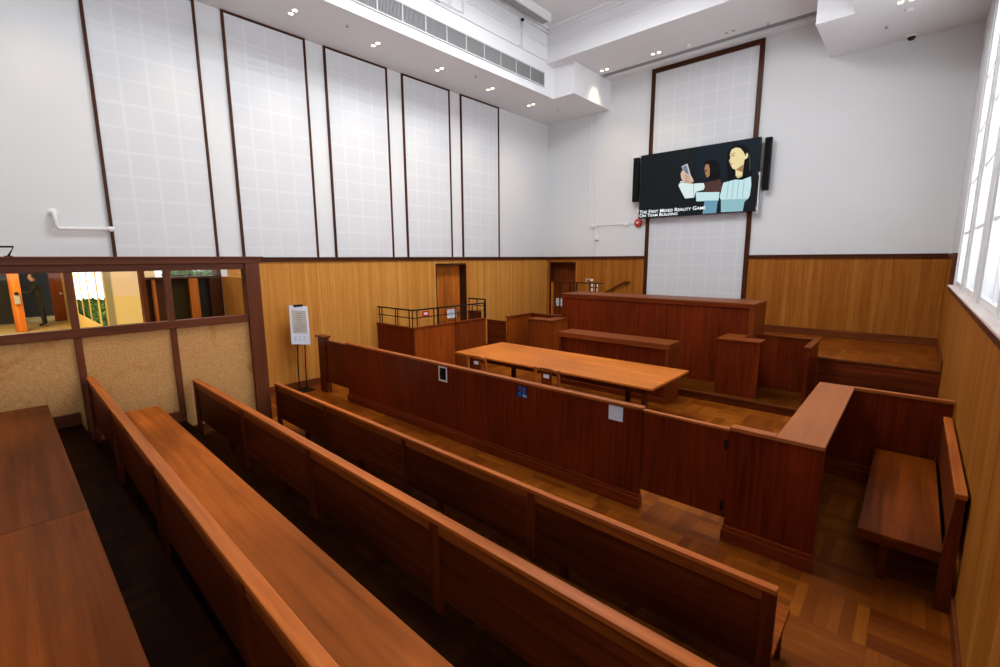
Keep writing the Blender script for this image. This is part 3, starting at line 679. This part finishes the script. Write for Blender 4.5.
t = thing('low_gate', 'low dark panel between the railed box and the left stand', 'gate', (-8.0, 8.8, .145))
MB().box(-8.34, -7.70, 8.80, 8.835, .15, 1.0, .004).build('panel', M['pew_x'], t)
MB().box(-8.34, -7.70, 8.79, 8.845, 1.0, 1.025, .004).build('cap', M['mahog_x'], t)

# dock with its iron railing
DX, DY0, DY1, DH = -7.84, 5.99, 8.22, 1.165
t = thing('railed_dock', 'orange wooden dock with a black iron railing against the left wall', 'dock', (-8.5, 7.1, 0))
MB().box(XL+.025, DX, DY0, DY0+.04, 0, DH-.03).build('front_panel', M['mahog_v'], t)
MB().box(DX-.04, DX, DY0+.041, 7.17, 0, DH-.03).build('side_door', M['orange_v'], t)
MB().box(DX-.04, DX, 7.175, DY1, 0, DH-.03).build('side_panel', M['brown_v'], t)
m = MB(); m.box(XL+.025, DX+.02, DY0-.02, DY0+.06, DH-.03, DH, .005).box(DX-.06, DX+.02, DY0+.06, DY1, DH-.0298, DH-.0002, .005); m.build('cap', M['mahog_x'], t)
MB().box(-8.44, -8.03, DY1-.02, DY1+.05, 0, 1.31, .006).build('back_block', M['pew_x'], t)
def rail(name, p0, p1, posts, zt, zm, z0):
    m = MB(); m.tube([(p0[0], p0[1], zt), (p1[0], p1[1], zt)], .017, 8); m.tube([(p0[0], p0[1], zm), (p1[0], p1[1], zm)], .010, 8)
    for f in posts:
        x, y = p0[0]+(p1[0]-p0[0])*f, p0[1]+(p1[1]-p0[1])*f; m.tube([(x, y, z0), (x, y, zt)], .012, 8)
    m.build(name, M['black_iron'], t)
rail('railing', (XL+.05, DY0+.02), (DX-.02, DY0+.02), (.05, .12, .52, .58, .90, .985), 1.53, 1.36, DH)
rail('railing', (DX-.02, DY0+.02), (DX-.02, DY1), (.05, .26, .32, .55, .80, .985), 1.53, 1.36, DH)
rail('railing', (-8.45, DY1+.02), (DX-.02, DY1+.02), (.02, .5, .985), 1.61, 1.45, 1.17)
MB().tube([(DX-.02, DY1+.01, DH), (DX-.02, DY1+.01, 1.62)], .022, 8).build('corner_post', M['black_iron'], t)

# guard rail and handrail by the back door
t = thing('guard_rail', 'dark brown guard rail on the dais in front of the back door', 'railing', (-7.3, 11.45, .83))
m = MB(); m.box(-8.15, -6.45, 11.42, 11.47, 1.89, 1.93, .005); m.build('rail', M['trim_dark'], t)
MB().box(-8.15, -8.09, 11.415, 11.475, .83, 1.90, .004).build('end_post', M['door'], t)
for x in (-7.85, -7.49, -7.28, -6.83, -6.65): MB().box(x-.018, x+.018, 11.43, 11.46, .83, 1.9).build('baluster', M['trim_dark_z'], t)
t = thing('handrail', 'short dark sloping handrail fixed to the back wall', 'handrail', (-6.5, YB-.05, 1.7))
m = MB(); m.tube([(-7.15, YB-.09, 1.46), (-6.33, YB-.09, 1.90), (-6.17, YB-.09, 1.92)], .026, 10); m.build('rail', M['trim_dark'], t)
for x, z in ((-6.95, 1.565), (-6.32, 1.90)): MB().tube([(x, YB-.09, z-.02), (x, YB-.07, z-.08), (x, YB-.021, z-.09)], .010, 8).build('bracket', M['black_iron'], t)

# ------------------------------------------------------------------ big screen and speakers
TX0, TX1, TZ0, TZ1, TY = -5.895, -2.98, 3.675, 5.335, 12.35
t = thing('video_screen', 'large dark video screen showing two people and a phone', 'screen', ((TX0+TX1)/2, TY, TZ0))
MB().box(TX0, TX1, TY, TY+.10, TZ0, TZ1, .004).build('casing', M['black'], t)
def em(name, c, s=1.0):
    c = tuple((v/255)**2.2 for v in c); n = NT(name)
    return n.bsdf((.004,.004,.004), .5, spec=.08, emit=c, estr=s*.52)
pal = [em('screen charcoal', (26,31,34)), em('screen navy', (24,34,44)), em('screen black', (8,9,11)), em('screen pale skin', (247,228,170)), em('screen pale cyan', (205,238,243)),
       em('screen grey blue', (150,196,205)), em('screen dusk skin', (176,128,92)), em('screen brown', (84,58,52)), em('screen blue', (112,160,182)), em('screen glow white', (228,247,246)),
       em('screen hand', (228,194,168)), em('screen phone', (205,214,224)), em('screen phone grey', (112,128,142)), em('screen lip', (190,110,90)), em('screen hair sheen', (58,62,66))]
pic = MB(); layer = [0]
def poly(i, pts):
    layer[0] += 1; pic.mi = i; y = TY-.001-.0006*layer[0]
    n0 = len(pic.bm.faces)
    pic.bm.faces.new([pic.bm.verts.new((TX0+u*(TX1-TX0), y, TZ0+v*(TZ1-TZ0))) for u, v in pts]); pic._new(n0)
poly(0, [(.004,.006),(.996,.006),(.996,.994),(.004,.994)])
poly(1, [(.505,.503),(.996,.503),(.996,.994),(.505,.994)])
poly(2, [(.587,.781),(.661,.775),(.698,.712),(.717,.535),(.693,.453),(.624,.504),(.595,.713)])
poly(6, [(.588,.725),(.615,.726),(.627,.64),(.627,.552),(.605,.534),(.595,.58),(.581,.645)])
poly(2, [(.583,.64),(.603,.65),(.604,.63),(.584,.622)])
poly(2, [(.757,.72),(.759,.869),(.809,.951),(.877,.926),(.93,.826),(.948,.677),(.957,.531),(.941,.43),(.88,.43),(.776,.455)])
poly(3, [(.786,.873),(.81,.919),(.867,.904),(.897,.813),(.892,.721),(.886,.608),(.884,.493),(.85,.478),(.834,.513),(.83,.598),(.806,.62),(.791,.666),(.783,.704),(.774,.731),(.784,.767),(.778,.822)])
poly(3, [(.893,.80),(.912,.806),(.919,.772),(.910,.735),(.893,.722)])
poly(2, [(.79,.885),(.81,.925),(.867,.915),(.9,.83),(.90,.76),(.88,.83),(.855,.885),(.82,.905)])
poly(7, [(.79,.80),(.812,.805),(.812,.793),(.792,.79)])
poly(7, [(.786,.825),(.818,.835),(.818,.828),(.788,.817)])
poly(6, [(.776,.73),(.79,.735),(.788,.72),(.784,.712)])
poly(6, [(.83,.6),(.884,.55),(.885,.61),(.886,.66),(.85,.615)])
poly(14, [(.905,.83),(.925,.80),(.94,.70),(.945,.56),(.935,.56),(.928,.70),(.915,.78)])
poly(13, [(.782,.69),(.80,.695),(.80,.675),(.786,.672)])
poly(7, [(.588,.46),(.716,.492),(.739,.358),(.708,.304),(.585,.338)])
poly(4, [(.521,.336),(.718,.307),(.714,.187),(.531,.199)])
poly(8, [(.60,.201),(.709,.188),(.701,.008),(.59,.009)])
poly(4, [(.743,.433),(.833,.46),(.885,.446),(.95,.48),(.957,.365),(.952,.219),(.942,.179),(.733,.195),(.72,.23)])
poly(5, [(.733,.195),(.942,.179),(.916,.14),(.908,.009),(.74,.013)])
poly(9, [(.367,.464),(.386,.529),(.413,.513),(.467,.47),(.582,.461),(.596,.403),(.584,.36),(.521,.343),(.51,.259),(.432,.258),(.396,.367)])
poly(11, [(.385,.743),(.436,.775),(.475,.57),(.442,.56)])
poly(12, [(.394,.732),(.429,.754),(.459,.584),(.443,.578)])
poly(10, [(.381,.634),(.396,.688),(.412,.66),(.426,.636),(.477,.581),(.501,.498),(.467,.465),(.413,.497),(.388,.57)])
for v in (.615, .58, .545): poly(7, [(.418,v),(.46,v-.045),(.461,v-.053),(.418,v-.01)])
for u in (.78, .82, .86, .90): poly(5, [(u,.44),(u+.006,.44),(u+.001,.20),(u-.005,.20)])
me_ = pic
bmesh.ops.recalc_face_normals(pic.bm, faces=pic.bm.faces)
pc = pic.build('picture', pal, t)
for p in pc.data.polygons:
    if p.normal.y > 0: p.flip()
sm = MB(); xm, zm = TX0+.503*(TX1-TX0), (TZ0+TZ1)/2
sm.box(xm-.004, xm+.004, TY-.024, TY-.0225, TZ0, TZ1).box(TX0, TX1, TY-.024, TY-.0225, zm-.004, zm+.004); sm.build('bezel_seam', M['black'], t)
def text(body, x, z, size, y, mat, parent, name, rot=(math.pi/2, 0, 0), small=True, width=None):
    cu = bpy.data.curves.new(name, 'FONT'); cu.body = body; cu.size = size; cu.offset = .0012; cu.small_caps_scale = .78; cu.extrude = .0005
    if small:
        for i, ch in enumerate(body):
            if ch.islower(): cu.body_format[i].use_small_caps = True
    o = bpy.data.objects.new(name, cu); COL.objects.link(o)
    dg = bpy.context.evaluated_depsgraph_get(); dg.update()
    me = bpy.data.meshes.new_from_object(o.evaluated_get(dg)); COL.objects.unlink(o); bpy.data.objects.remove(o)
    xs = [v.co.x for v in me.vertices]; k = width/(max(xs)-min(xs)) if width else 1.0
    R_ = Matrix.Rotation(rot[2], 4, 'Z') @ Matrix.Rotation(rot[0], 4, 'X') @ Matrix.Diagonal((k, 1, 1, 1))
    me.transform(Matrix.Translation(Vector((x, y, z))-world_loc(parent)) @ R_)
    me.materials.clear(); me.materials.append(mat)
    r = bpy.data.objects.new(name, me); COL.objects.link(r); r.parent = parent; return r
cap_w = em('screen caption white', (235,240,245), 1.5)
TW, TH = TX1-TX0, TZ1-TZ0
text('The First Mixed Reality Game', TX0+.012*TW, TZ0+.075*TH, .125, TY-.026, cap_w, t, 'caption', width=.60*TW)
text('On Team Building', TX0+.012*TW, TZ0+.018*TH, .115, TY-.026, cap_w, t, 'caption', width=.36*TW)
m = MB(); m.box(-5.6, -3.3, TY+.10, TY+.14, 4.2, 4.3).box(-5.6, -3.3, TY+.10, TY+.14, 4.8, 4.9).box(-5.0, -4.9, TY+.14, YB-.026, 4.2, 4.9).box(-4.0, -3.9, TY+.14, YB-.026, 4.2, 4.9); m.build('wall_mount', M['black_iron'], t)
m = MB(); m.box(TX1+.02, TX1+.035, TY+.02, TY+.10, 3.62, 4.55, .003).box(TX1, TX1+.02, TY+.02, TY+.08, 4.50, 4.55).box(TX1, TX1+.02, TY+.02, TY+.08, 3.70, 3.76); m.build('side_bracket', M['white_metal'], t)
for lb, x0, x1 in (('slim black column speaker left of the big screen', -6.125, -5.965), ('slim black column speaker right of the big screen', -2.90, -2.76)):
    s = thing('column_speaker', lb, 'speaker', (x0, 12.45, 4.14), 'column speakers beside the screen')
    MB().box(x0, x1, 12.38, 12.50, 4.14, 5.31, .012).build('cabinet', M['black'], s)
    MB().box(x0+.012, x1-.012, 12.374, 12.381, 4.16, 5.29, .002).build('grille', plain('black speaker cloth', (.008, .008, .008), .9, spec=.1), s)
    MB().box(x0+.05, x1-.05, 12.50, YB-.001, 4.95, 5.1).build('wall_bracket', M['black_iron'], s)

# ------------------------------------------------------------------ small fittings on the walls
t = thing('alarm_bell', 'round red alarm bell on the back wall below the screen', 'bell', (-5.99, YB, 3.575))
MB().lathe([(.03, .0), (.03, .03), (.115, .032), (.12, .05), (.10, .085), (.05, .10), (.02, .104)], (-5.99, YB-.001, 3.575), (0,-1,0), 24).build('gong', M['red'], t, smooth=True)
MB().lathe([(.028, .104), (.03, .112), (.01, .118)], (-5.99, YB-.001, 3.575), (0,-1,0), 12).build('boss', M['white_metal'], t)
t = thing('wall_conduit', 'white conduit run with small boxes on the back wall near the corner', 'conduit', (-7.4, YB, 2.7))
m = MB(); m.tube([(-7.60, YB-.014, 6.77), (-7.60, YB-.014, 3.55)], .014, 8); m.tube([(-7.38, YB-.014, 6.77), (-7.38, YB-.014, 2.66)], .014, 8); m.tube([(-7.38, YB-.014, 3.56), (-6.13, YB-.014, 3.575)], .010, 8); m.build('pipe', M['white_metal'], t)
for x, z, w in ((-7.45, 3.56, .06), (-7.30, 3.20, .06), (-6.36, 3.567, .05)): MB().box(x-w, x+w, YB-.05, YB-.015, z-w, z+w, .006).build('junction_box', M['white_metal'], t)
t = thing('switch_cluster', 'four white switches and a small white frame on the oak wall by the handrail', 'switches', (-7.38, YB-.02, 1.75))
for x in (-7.46, -7.29):
    for z in (1.64, 1.775):
        p = MB().box(x-.055, x+.055, YB-.032, YB-.021, z-.045, z+.045, .003).build('switch_plate', M['plate_white'], t)
        MB().box(x-.02, x+.02, YB-.038, YB-.033, z-.022, z+.022, .002).build('rocker', M['white_metal'], p)
m = MB()
for x0, x1, z0, z1 in ((-7.66, -7.40, 1.955, 1.97), (-7.66, -7.645, 1.86, 1.955), (-7.66, -7.5, 1.85, 1.865), (-7.5, -7.40, 1.90, 1.955)): m.box(x0, x1, YB-.03, YB-.021, z0, z1)
m.build('small_frame', M['plate_white'], t)
t = thing('fire_sign', 'small red and white sign on the oak wall behind the dock railing', 'sign', (XL+.02, 7.42, 1.2))
MB().box(XL+.021, XL+.026, 7.31, 7.53, 1.17, 1.31, .002).build('plate', M['red'], t)
MB().box(XL+.0265, XL+.028, 7.36, 7.48, 1.215, 1.265).build('emblem', M['paper'], t)
t = thing('wall_pipe', 'white elbowed pipe on the upper left wall above the partition', 'pipe', (XL, .8, 3.06))
m = MB(); m.tube([(XL+.001, .80, 3.285), (XL+.06, .80, 3.285), (XL+.075, .803, 3.26), (XL+.075, .805, 3.09), (XL+.075, .825, 3.065), (XL+.075, 1.38, 3.075)], .028, 12); m.build('pipe', M['white_metal'], t, smooth=True)
MB().lathe([(.055, 0), (.055, .015), (.035, .02)], (XL+.001, .80, 3.285), (1,0,0), 16).build('flange', M['white_metal'], t)
MB().lathe([(.038, 0), (.038, .07)], (XL+.075, 1.37, 3.075), (0,1,0), 16).build('end_cap', M['white_metal'], t)

# easel sign
t = thing('easel_sign', 'white printed sign on a thin black stand by the oak wall', 'sign', (-8.98, 4.08, 0))
bd = [(3.86, .99), (4.235, .93), (4.225, 1.70), (3.865, 1.745)]
MB().prism([(y, z) for y, z in bd], 'X', -8.90, -8.875).build('board', M['card'], t)
MB().prism([(3.905, 1.20), (4.19, 1.165), (4.185, 1.615), (3.905, 1.65)], 'X', -8.875, -8.873).build('printed_panel', M['beige_print'], t)
m = MB()
rn = random.Random(4)
for k in range(9):
    z = 1.58-.042*k; w = rn.uniform(.05, .12); m.box(-8.873, -8.8722, 4.045-w, 4.045+w, z-.007, z+.005)
for k in range(3):
    for j in range(2): m.box(-8.8745, -8.8735, 3.93+.085*k, 3.96+.085*k, 1.06+.05*j-.008*k, 1.075+.05*j-.008*k)
m.build('print_lines', M['print'], t)
MB().box(-8.91, -8.865, 3.95, 4.13, 1.705, 1.745, .004).build('clip', M['black'], t)
m = MB()
for y in (3.98, 4.13): m.tube([(-8.89, y, .99), (-8.94, y, .5), (-8.97, y+.01, .02)], .011, 8)
m.box(-8.90, -8.88, 3.94, 4.17, .955, .985); m.build('stand_legs', M['black_iron'], t)
MB().box(-9.12, -8.82, 3.92, 4.24, 0, .02, .005).build('foot_plate', M['black_iron'], t)

# stickers on the bar
def sticker(label, x0, x1, z0, z1, base, shapes):
    y = YBAR
    t = thing('bar_sticker', label, 'sticker', ((x0+x1)/2, y, z0))
    MB().box(x0, x1, y-.003, y-.0005, z0, z1).build('card', base, t)
    for name, mat, bs in shapes:
        m = MB()
        for (u0, u1, v0, v1) in bs: m.box(x0+u0*(x1-x0), x0+u1*(x1-x0), y-.0042, y-.0031, z0+v0*(z1-z0), z0+v1*(z1-z0))
        m.build(name, mat, t)
sticker('small black and white picture card at the left part of the bar', -5.085, -4.90, .835, 1.06, M['paper'],
        [('dark_field', M['black'], [(.14, .86, .12, .9)]), ('pale_mark', plain('pale grey ink', (.35, .36, .36), .5), [(.3, .42, .55, .8), (.42, .62, .74, .80), (.55, .68, .3, .6), (.3, .55, .3, .36), (.4, .6, .5, .56)])]) 
sticker('small dark blue picture card near the middle of the bar', -3.60, -3.425, .885, 1.04, plain('dark navy card', (.012, .018, .05), .4),
        [('blue_shape', plain('bright blue ink', (.02, .12, .6), .4), [(.2, .45, .1, .45), (.55, .85, .35, .85), (.25, .5, .62, .9)]), ('red_shape', plain('dull red ink', (.40, .05, .05), .4), [(.35, .65, .5, .78)]), ('pale_shape', plain('pale ink', (.4, .5, .6), .4), [(.6, .95, .12, .3)])])
sticker('plain bluish white square card at the right end of the bar', -2.31, -2.145, .895, 1.055, M['card'], [])

# ------------------------------------------------------------------ ceiling fittings
lampm = plain('lamp glow', (1,1,1), .5, emit=(1.0, .80, .52), estr=6)
lampoff = plain('unlit lamp lens', (.35, .34, .32), .3)
def spot(x, y, z, parent, power, ang=85, blend=.9):
    l = bpy.data.lights.new('spot', 'SPOT'); l.energy = power; l.color = (1.0, .78, .50); l.spot_size = math.radians(ang); l.spot_blend = blend; l.shadow_soft_size = .05
    o = bpy.data.objects.new('spot', l); COL.objects.link(o); o.location = Vector((x, y, z))-world_loc(parent); o.parent = parent
def downlight(label, x, y, z, axis, power, on=True, group='paired downlights'):
    t = thing('downlight', label, 'light', (x, y, z), group)
    d = (0, .075) if axis == 'Y' else (.075, 0)
    m = MB()
    for s in (-1, 1): m.lathe([(.052, 0), (.052, -.006), (.042, -.010), (.04, -.004)], (x+s*d[0], y+s*d[1], z), (0,0,1), 20)
    m.build('trim_ring', M['white_metal'], t)
    for s in (-1, 1): MB().lathe([(.038, -.0045), (.038, -.009)], (x+s*d[0], y+s*d[1], z), (0,0,1), 20).build('lamp', lampm if on else lampoff, t)
    if on: spot(x, y, z-.03, t, power)
names = ['above the second wall panel', 'above the middle wall panel', 'above the fourth wall panel', 'above the fifth wall panel', 'in the corner past the wall panels']
PW = 48
for y, nm in zip((4.10, 5.73, 7.37, 9.02, 10.66), names): downlight('pair of lit downlights in the left bulkhead '+nm, -8.36, y, 6.77, 'X', PW)
for y, nm in zip((2.47, .84, -.8), ('above the first wall panel', 'left of the first wall panel', 'furthest behind')): downlight('pair of lit downlights in the left bulkhead '+nm, -8.36, y, 6.77, 'X', PW)
downlight('pair of lit downlights nearest the corner in the high back bulkhead', -6.72, 11.70, 7.53, 'X', PW)
downlight('pair of lit downlights above the left edge of the framed panel', -5.28, 11.65, 7.53, 'X', PW)
downlight('unlit pair of downlights in the back bulkhead above the screen', -3.62, 11.72, 7.53, 'X', PW, False)
downlight('pair of lit downlights in the right bulkhead at the top edge', -.58, 10.75, 6.77, 'X', PW*.6)
def sprinkler(label, x, y, z):
    t = thing('sprinkler', label, 'sprinkler', (x, y, z), 'ceiling sprinklers')
    MB().lathe([(.035, 0), (.035, -.008), (.02, -.012)], (x, y, z), (0,0,1), 14).build('rose', M['white_metal'], t)
    MB().lathe([(.009, -.012), (.009, -.05), (.004, -.055)], (x, y, z), (0,0,1), 8).lathe([(.028, -.055), (.028, -.059)], (x, y, z), (0,0,1), 12).build('head', M['grey_metal'], t)
for lb, x, y, z in (('sprinkler in the left bulkhead above the middle panel', -8.05, 4.93, 6.77), ('sprinkler in the left bulkhead above the fourth panel', -8.02, 8.16, 6.77), ('sprinkler in the left bulkhead near the back corner', -8.02, 11.47, 6.77),
                    ('sprinkler in the back bulkhead between the lit downlights', -6.2, 11.9, 7.53), ('sprinkler in the back bulkhead near the right bulkhead', -2.9, 11.85, 7.53), ('sprinkler in the right bulkhead near the camera dome', -.87, 11.6, 6.77)):
    sprinkler(lb, x, y, z+.002)
for lb, x, y, z in (('white round smoke detector in the back bulkhead', -4.55, 11.75, 7.53), ('white round smoke detector in the right bulkhead beside the lit downlights', -.55, 11.15, 6.77)):
    t = thing('smoke_detector', lb, 'detector', (x, y, z), 'smoke detectors')
    MB().lathe([(.07, 0), (.07, -.02), (.05, -.045), (.02, -.05)], (x, y, z), (0,0,1), 20).build('body', M['white_metal'], t, smooth=True)
    MB().lathe([(.085, 0), (.085, -.008)], (x, y, z), (0,0,1), 20).build('base', M['white_metal'], t)
t = thing('dome_camera', 'small black dome camera under the right bulkhead by the back wall', 'camera', (-.53, 12.40, 6.77))
MB().lathe([(.085, 0), (.085, -.03), (.07, -.045)], (-.53, 12.40, 6.77), (0,0,1), 22).build('housing', M['white_metal'], t)
MB().lathe([(.066, -.045), (.062, -.07), (.042, -.095), (.012, -.105)], (-.53, 12.40, 6.77), (0,0,1), 22).build('dome', plain('smoked dome', (.01, .01, .012), .12), t, smooth=True)
# long ventilation grille in the face of the left bulkhead
t = thing('ventilation_grille', 'long grey ventilation grille high on the left bulkhead', 'grille', (-7.64, 6.4, 6.97))
gy0, gy1 = 1.4, 10.24
MB().box(-7.639, -7.634, gy0, gy1, 6.975, 7.275).build('backing', plain('dark grey backing', (.16, .165, .165), .8), t)
m = MB(); m.box(-7.639, -7.615, gy0-.03, gy1+.03, 7.275, 7.30).box(-7.639, -7.615, gy0-.03, gy1+.03, 6.95, 6.975).box(-7.639, -7.615, gy0-.03, gy0, 6.975, 7.275).box(-7.639, -7.615, gy1, gy1+.03, 6.975, 7.275)
y = gy1-.55
while y > gy0: m.box(-7.639, -7.616, y-.012, y+.012, 6.975, 7.275); y -= .55
m.build('frame', plain('light grey frame', (.5, .5, .5), .5), t)
m = MB(); y = gy0+.02
while y < gy1: m.box(-7.633, -7.619, y, y+.009, 6.975, 7.275); y += .030
m.build('slats', M['grey_metal'], t)
# linear ceiling fitting, pipe and bracket in the recess
t = thing('linear_fitting', 'long white linear fitting under the recessed ceiling', 'ceiling fitting', (-7.25, 6, 8.25))
m = MB(); m.box(-7.34, -7.13, 1.0, 9.80, 8.18, 8.34, .01); m.build('body', M['grey_metal'], t)
m = MB(); m.box(-7.14, -7.10, 1.0, 9.82, 8.16, 8.35, .006); m.build('edge', M['white_metal'], t)
t = thing('ceiling_pipe', 'short white pipe with a black sensor on the recess wall', 'pipe', (-7.6, 9.34, 7.6))
MB().tube([(-7.59, 9.34, 7.62), (-7.59, 9.34, 8.16)], .018, 8).build('pipe', M['white_metal'], t)
MB().lathe([(.03, 0), (.045, .03), (.03, .06)], (-7.59, 9.34, 8.17), (0,0,1), 12).build('sensor', M['black'], t)
m = MB(); m.box(-7.61, -7.57, 9.22, 9.40, 7.60, 7.625, .003); m.build('foot', M['white_metal'], t)
t = thing('pipe_frame', 'white square pipe frame on the recess wall at the top edge', 'pipe', (-7.6, 7.2, 7.6))
m = MB(); m.tube([(-7.59, 6.72, 7.9), (-7.59, 6.72, 7.66), (-7.59, 7.40, 7.66), (-7.59, 7.40, 8.20)], .016, 8); m.tube([(-7.59, 7.03, 7.66), (-7.59, 7.03, 8.2)], .014, 8); m.build('pipe', M['white_metal'], t)
MB().box(-7.637, -7.60, 6.45, 6.75, 7.62, 7.66, .004).build('bracket', M['grey_metal'], t)

# ------------------------------------------------------------------ light
FILL_LUM = 118
w = bpy.data.worlds.new('World'); S.world = w; w.use_nodes = True
nt = w.node_tree; bg = nt.nodes['Background']; bg.inputs[1].default_value = 1.5
tc = nt.nodes.new('ShaderNodeTexCoord'); sx = nt.nodes.new('ShaderNodeSeparateXYZ'); cr = nt.nodes.new('ShaderNodeValToRGB')
nt.links.new(tc.outputs['Generated'], sx.inputs[0]); nt.links.new(sx.outputs[2], cr.inputs[0]); nt.links.new(cr.outputs[0], bg.inputs[0])
e = cr.color_ramp.elements; e[0].position = .0; e[0].color = (1.56, 1.62, 1.72, 1); e[1].position = .25; e[1].color = (.64, .70, .80, 1)
mp = nt.nodes.new('ShaderNodeMath'); mp.operation = 'MULTIPLY_ADD'; mp.inputs[1].default_value = .5; mp.inputs[2].default_value = .1
nt.links.new(sx.outputs[2], mp.inputs[0]); nt.links.new(mp.outputs[0], cr.inputs[0])
for a, b in wins:
    l = bpy.data.lights.new('window_portal', 'AREA'); l.shape = 'RECTANGLE'; l.size = b-a; l.size_y = ZH-ZS; l.cycles.is_portal = True
    o = bpy.data.objects.new('window_portal', l); COL.objects.link(o); o.location = (XR+.2, (a+b)/2, (ZS+ZH)/2); o.rotation_euler = (0, math.pi/2, 0)
    o.rotation_euler = Vector((-1,0,0)).to_track_quat('-Z', 'Y').to_euler(); l.size, l.size_y = b-a, ZH-ZS
def area(name, loc, rot, sx, sy, e, c):
    l = bpy.data.lights.new(name, 'AREA'); l.shape = 'RECTANGLE'; l.size = sx; l.size_y = sy; l.energy = e; l.color = c
    o = bpy.data.objects.new(name, l); COL.objects.link(o); o.location = loc; o.rotation_euler = rot; return o
for lx, y0, y1, lb in ((-5.3, 1.2, 8.9, 'on the left side of'), (-4.45, .8, 9.4, 'along the middle of'), (-3.6, 1.2, 9.4, 'on the window side of')):  # unseen pendants added above the view to fill the room with even light
    t = thing('added_fill_pendant', 'long white pendant fill light, added out of view, hung '+lb+' the recessed ceiling', 'ceiling fitting', (lx, 5.1, 8.0), 'added fill lights in the ceiling recess')
    MB().box(lx-.12, lx+.12, y0, y1, 8.06, 8.14, .012).build('body', M['white_metal'], t)
    for y in (y0+.8, 5.1, y1-.6): MB().tube([(lx, y, 8.14), (lx, y, 8.36)], .012, 8).build('rod', M['white_metal'], t)
    area('added_fill_lamp', (lx, 6.0, 8.05), (0, 0, 0), .2, 5.0, FILL_LUM*.67, (.97, .98, 1.0))
    area('added_fill_lamp', (lx, 5.2, 8.15), (math.pi, 0, 0), .2, 6.6, FILL_LUM*.24, (.97, .98, 1.0))
area('lobby_lamp', (-18.5, -.5, 4.35), (0, 0, 0), 3, 2, 260, (1.0, .86, .60))
area('lobby_lamp', (-12.5, .8, 4.35), (0, 0, 0), 3, 2, 160, (1.0, .88, .66))

# ------------------------------------------------------------------ camera
f_, yw, pt_, rl = 461.97, -.7306387, -.1603641, -.0059222
fwd = Vector((math.sin(yw)*math.cos(pt_), math.cos(yw)*math.cos(pt_), math.sin(pt_)))
rt = Vector((math.cos(yw), -math.sin(yw), 0)); up = rt.cross(fwd)
r2 = rt*math.cos(rl)+up*math.sin(rl); u2 = -rt*math.sin(rl)+up*math.cos(rl)
cd = bpy.data.cameras.new('camera'); cd.sensor_width = 36; cd.lens = f_*36/1000; cd.clip_start = .05; cd.clip_end = 200
cam = bpy.data.objects.new('camera', cd); COL.objects.link(cam)
mw = Matrix(((r2.x, u2.x, -fwd.x, 0), (r2.y, u2.y, -fwd.y, 0), (r2.z, u2.z, -fwd.z, 2.6), (0,0,0,1)))
cam.matrix_world = mw
S.camera = cam
vs = S.view_settings; vs.view_transform = 'Standard'; vs.look = 'None'; vs.gamma = 1; vs.exposure = 0.77; vs.use_curve_mapping = False
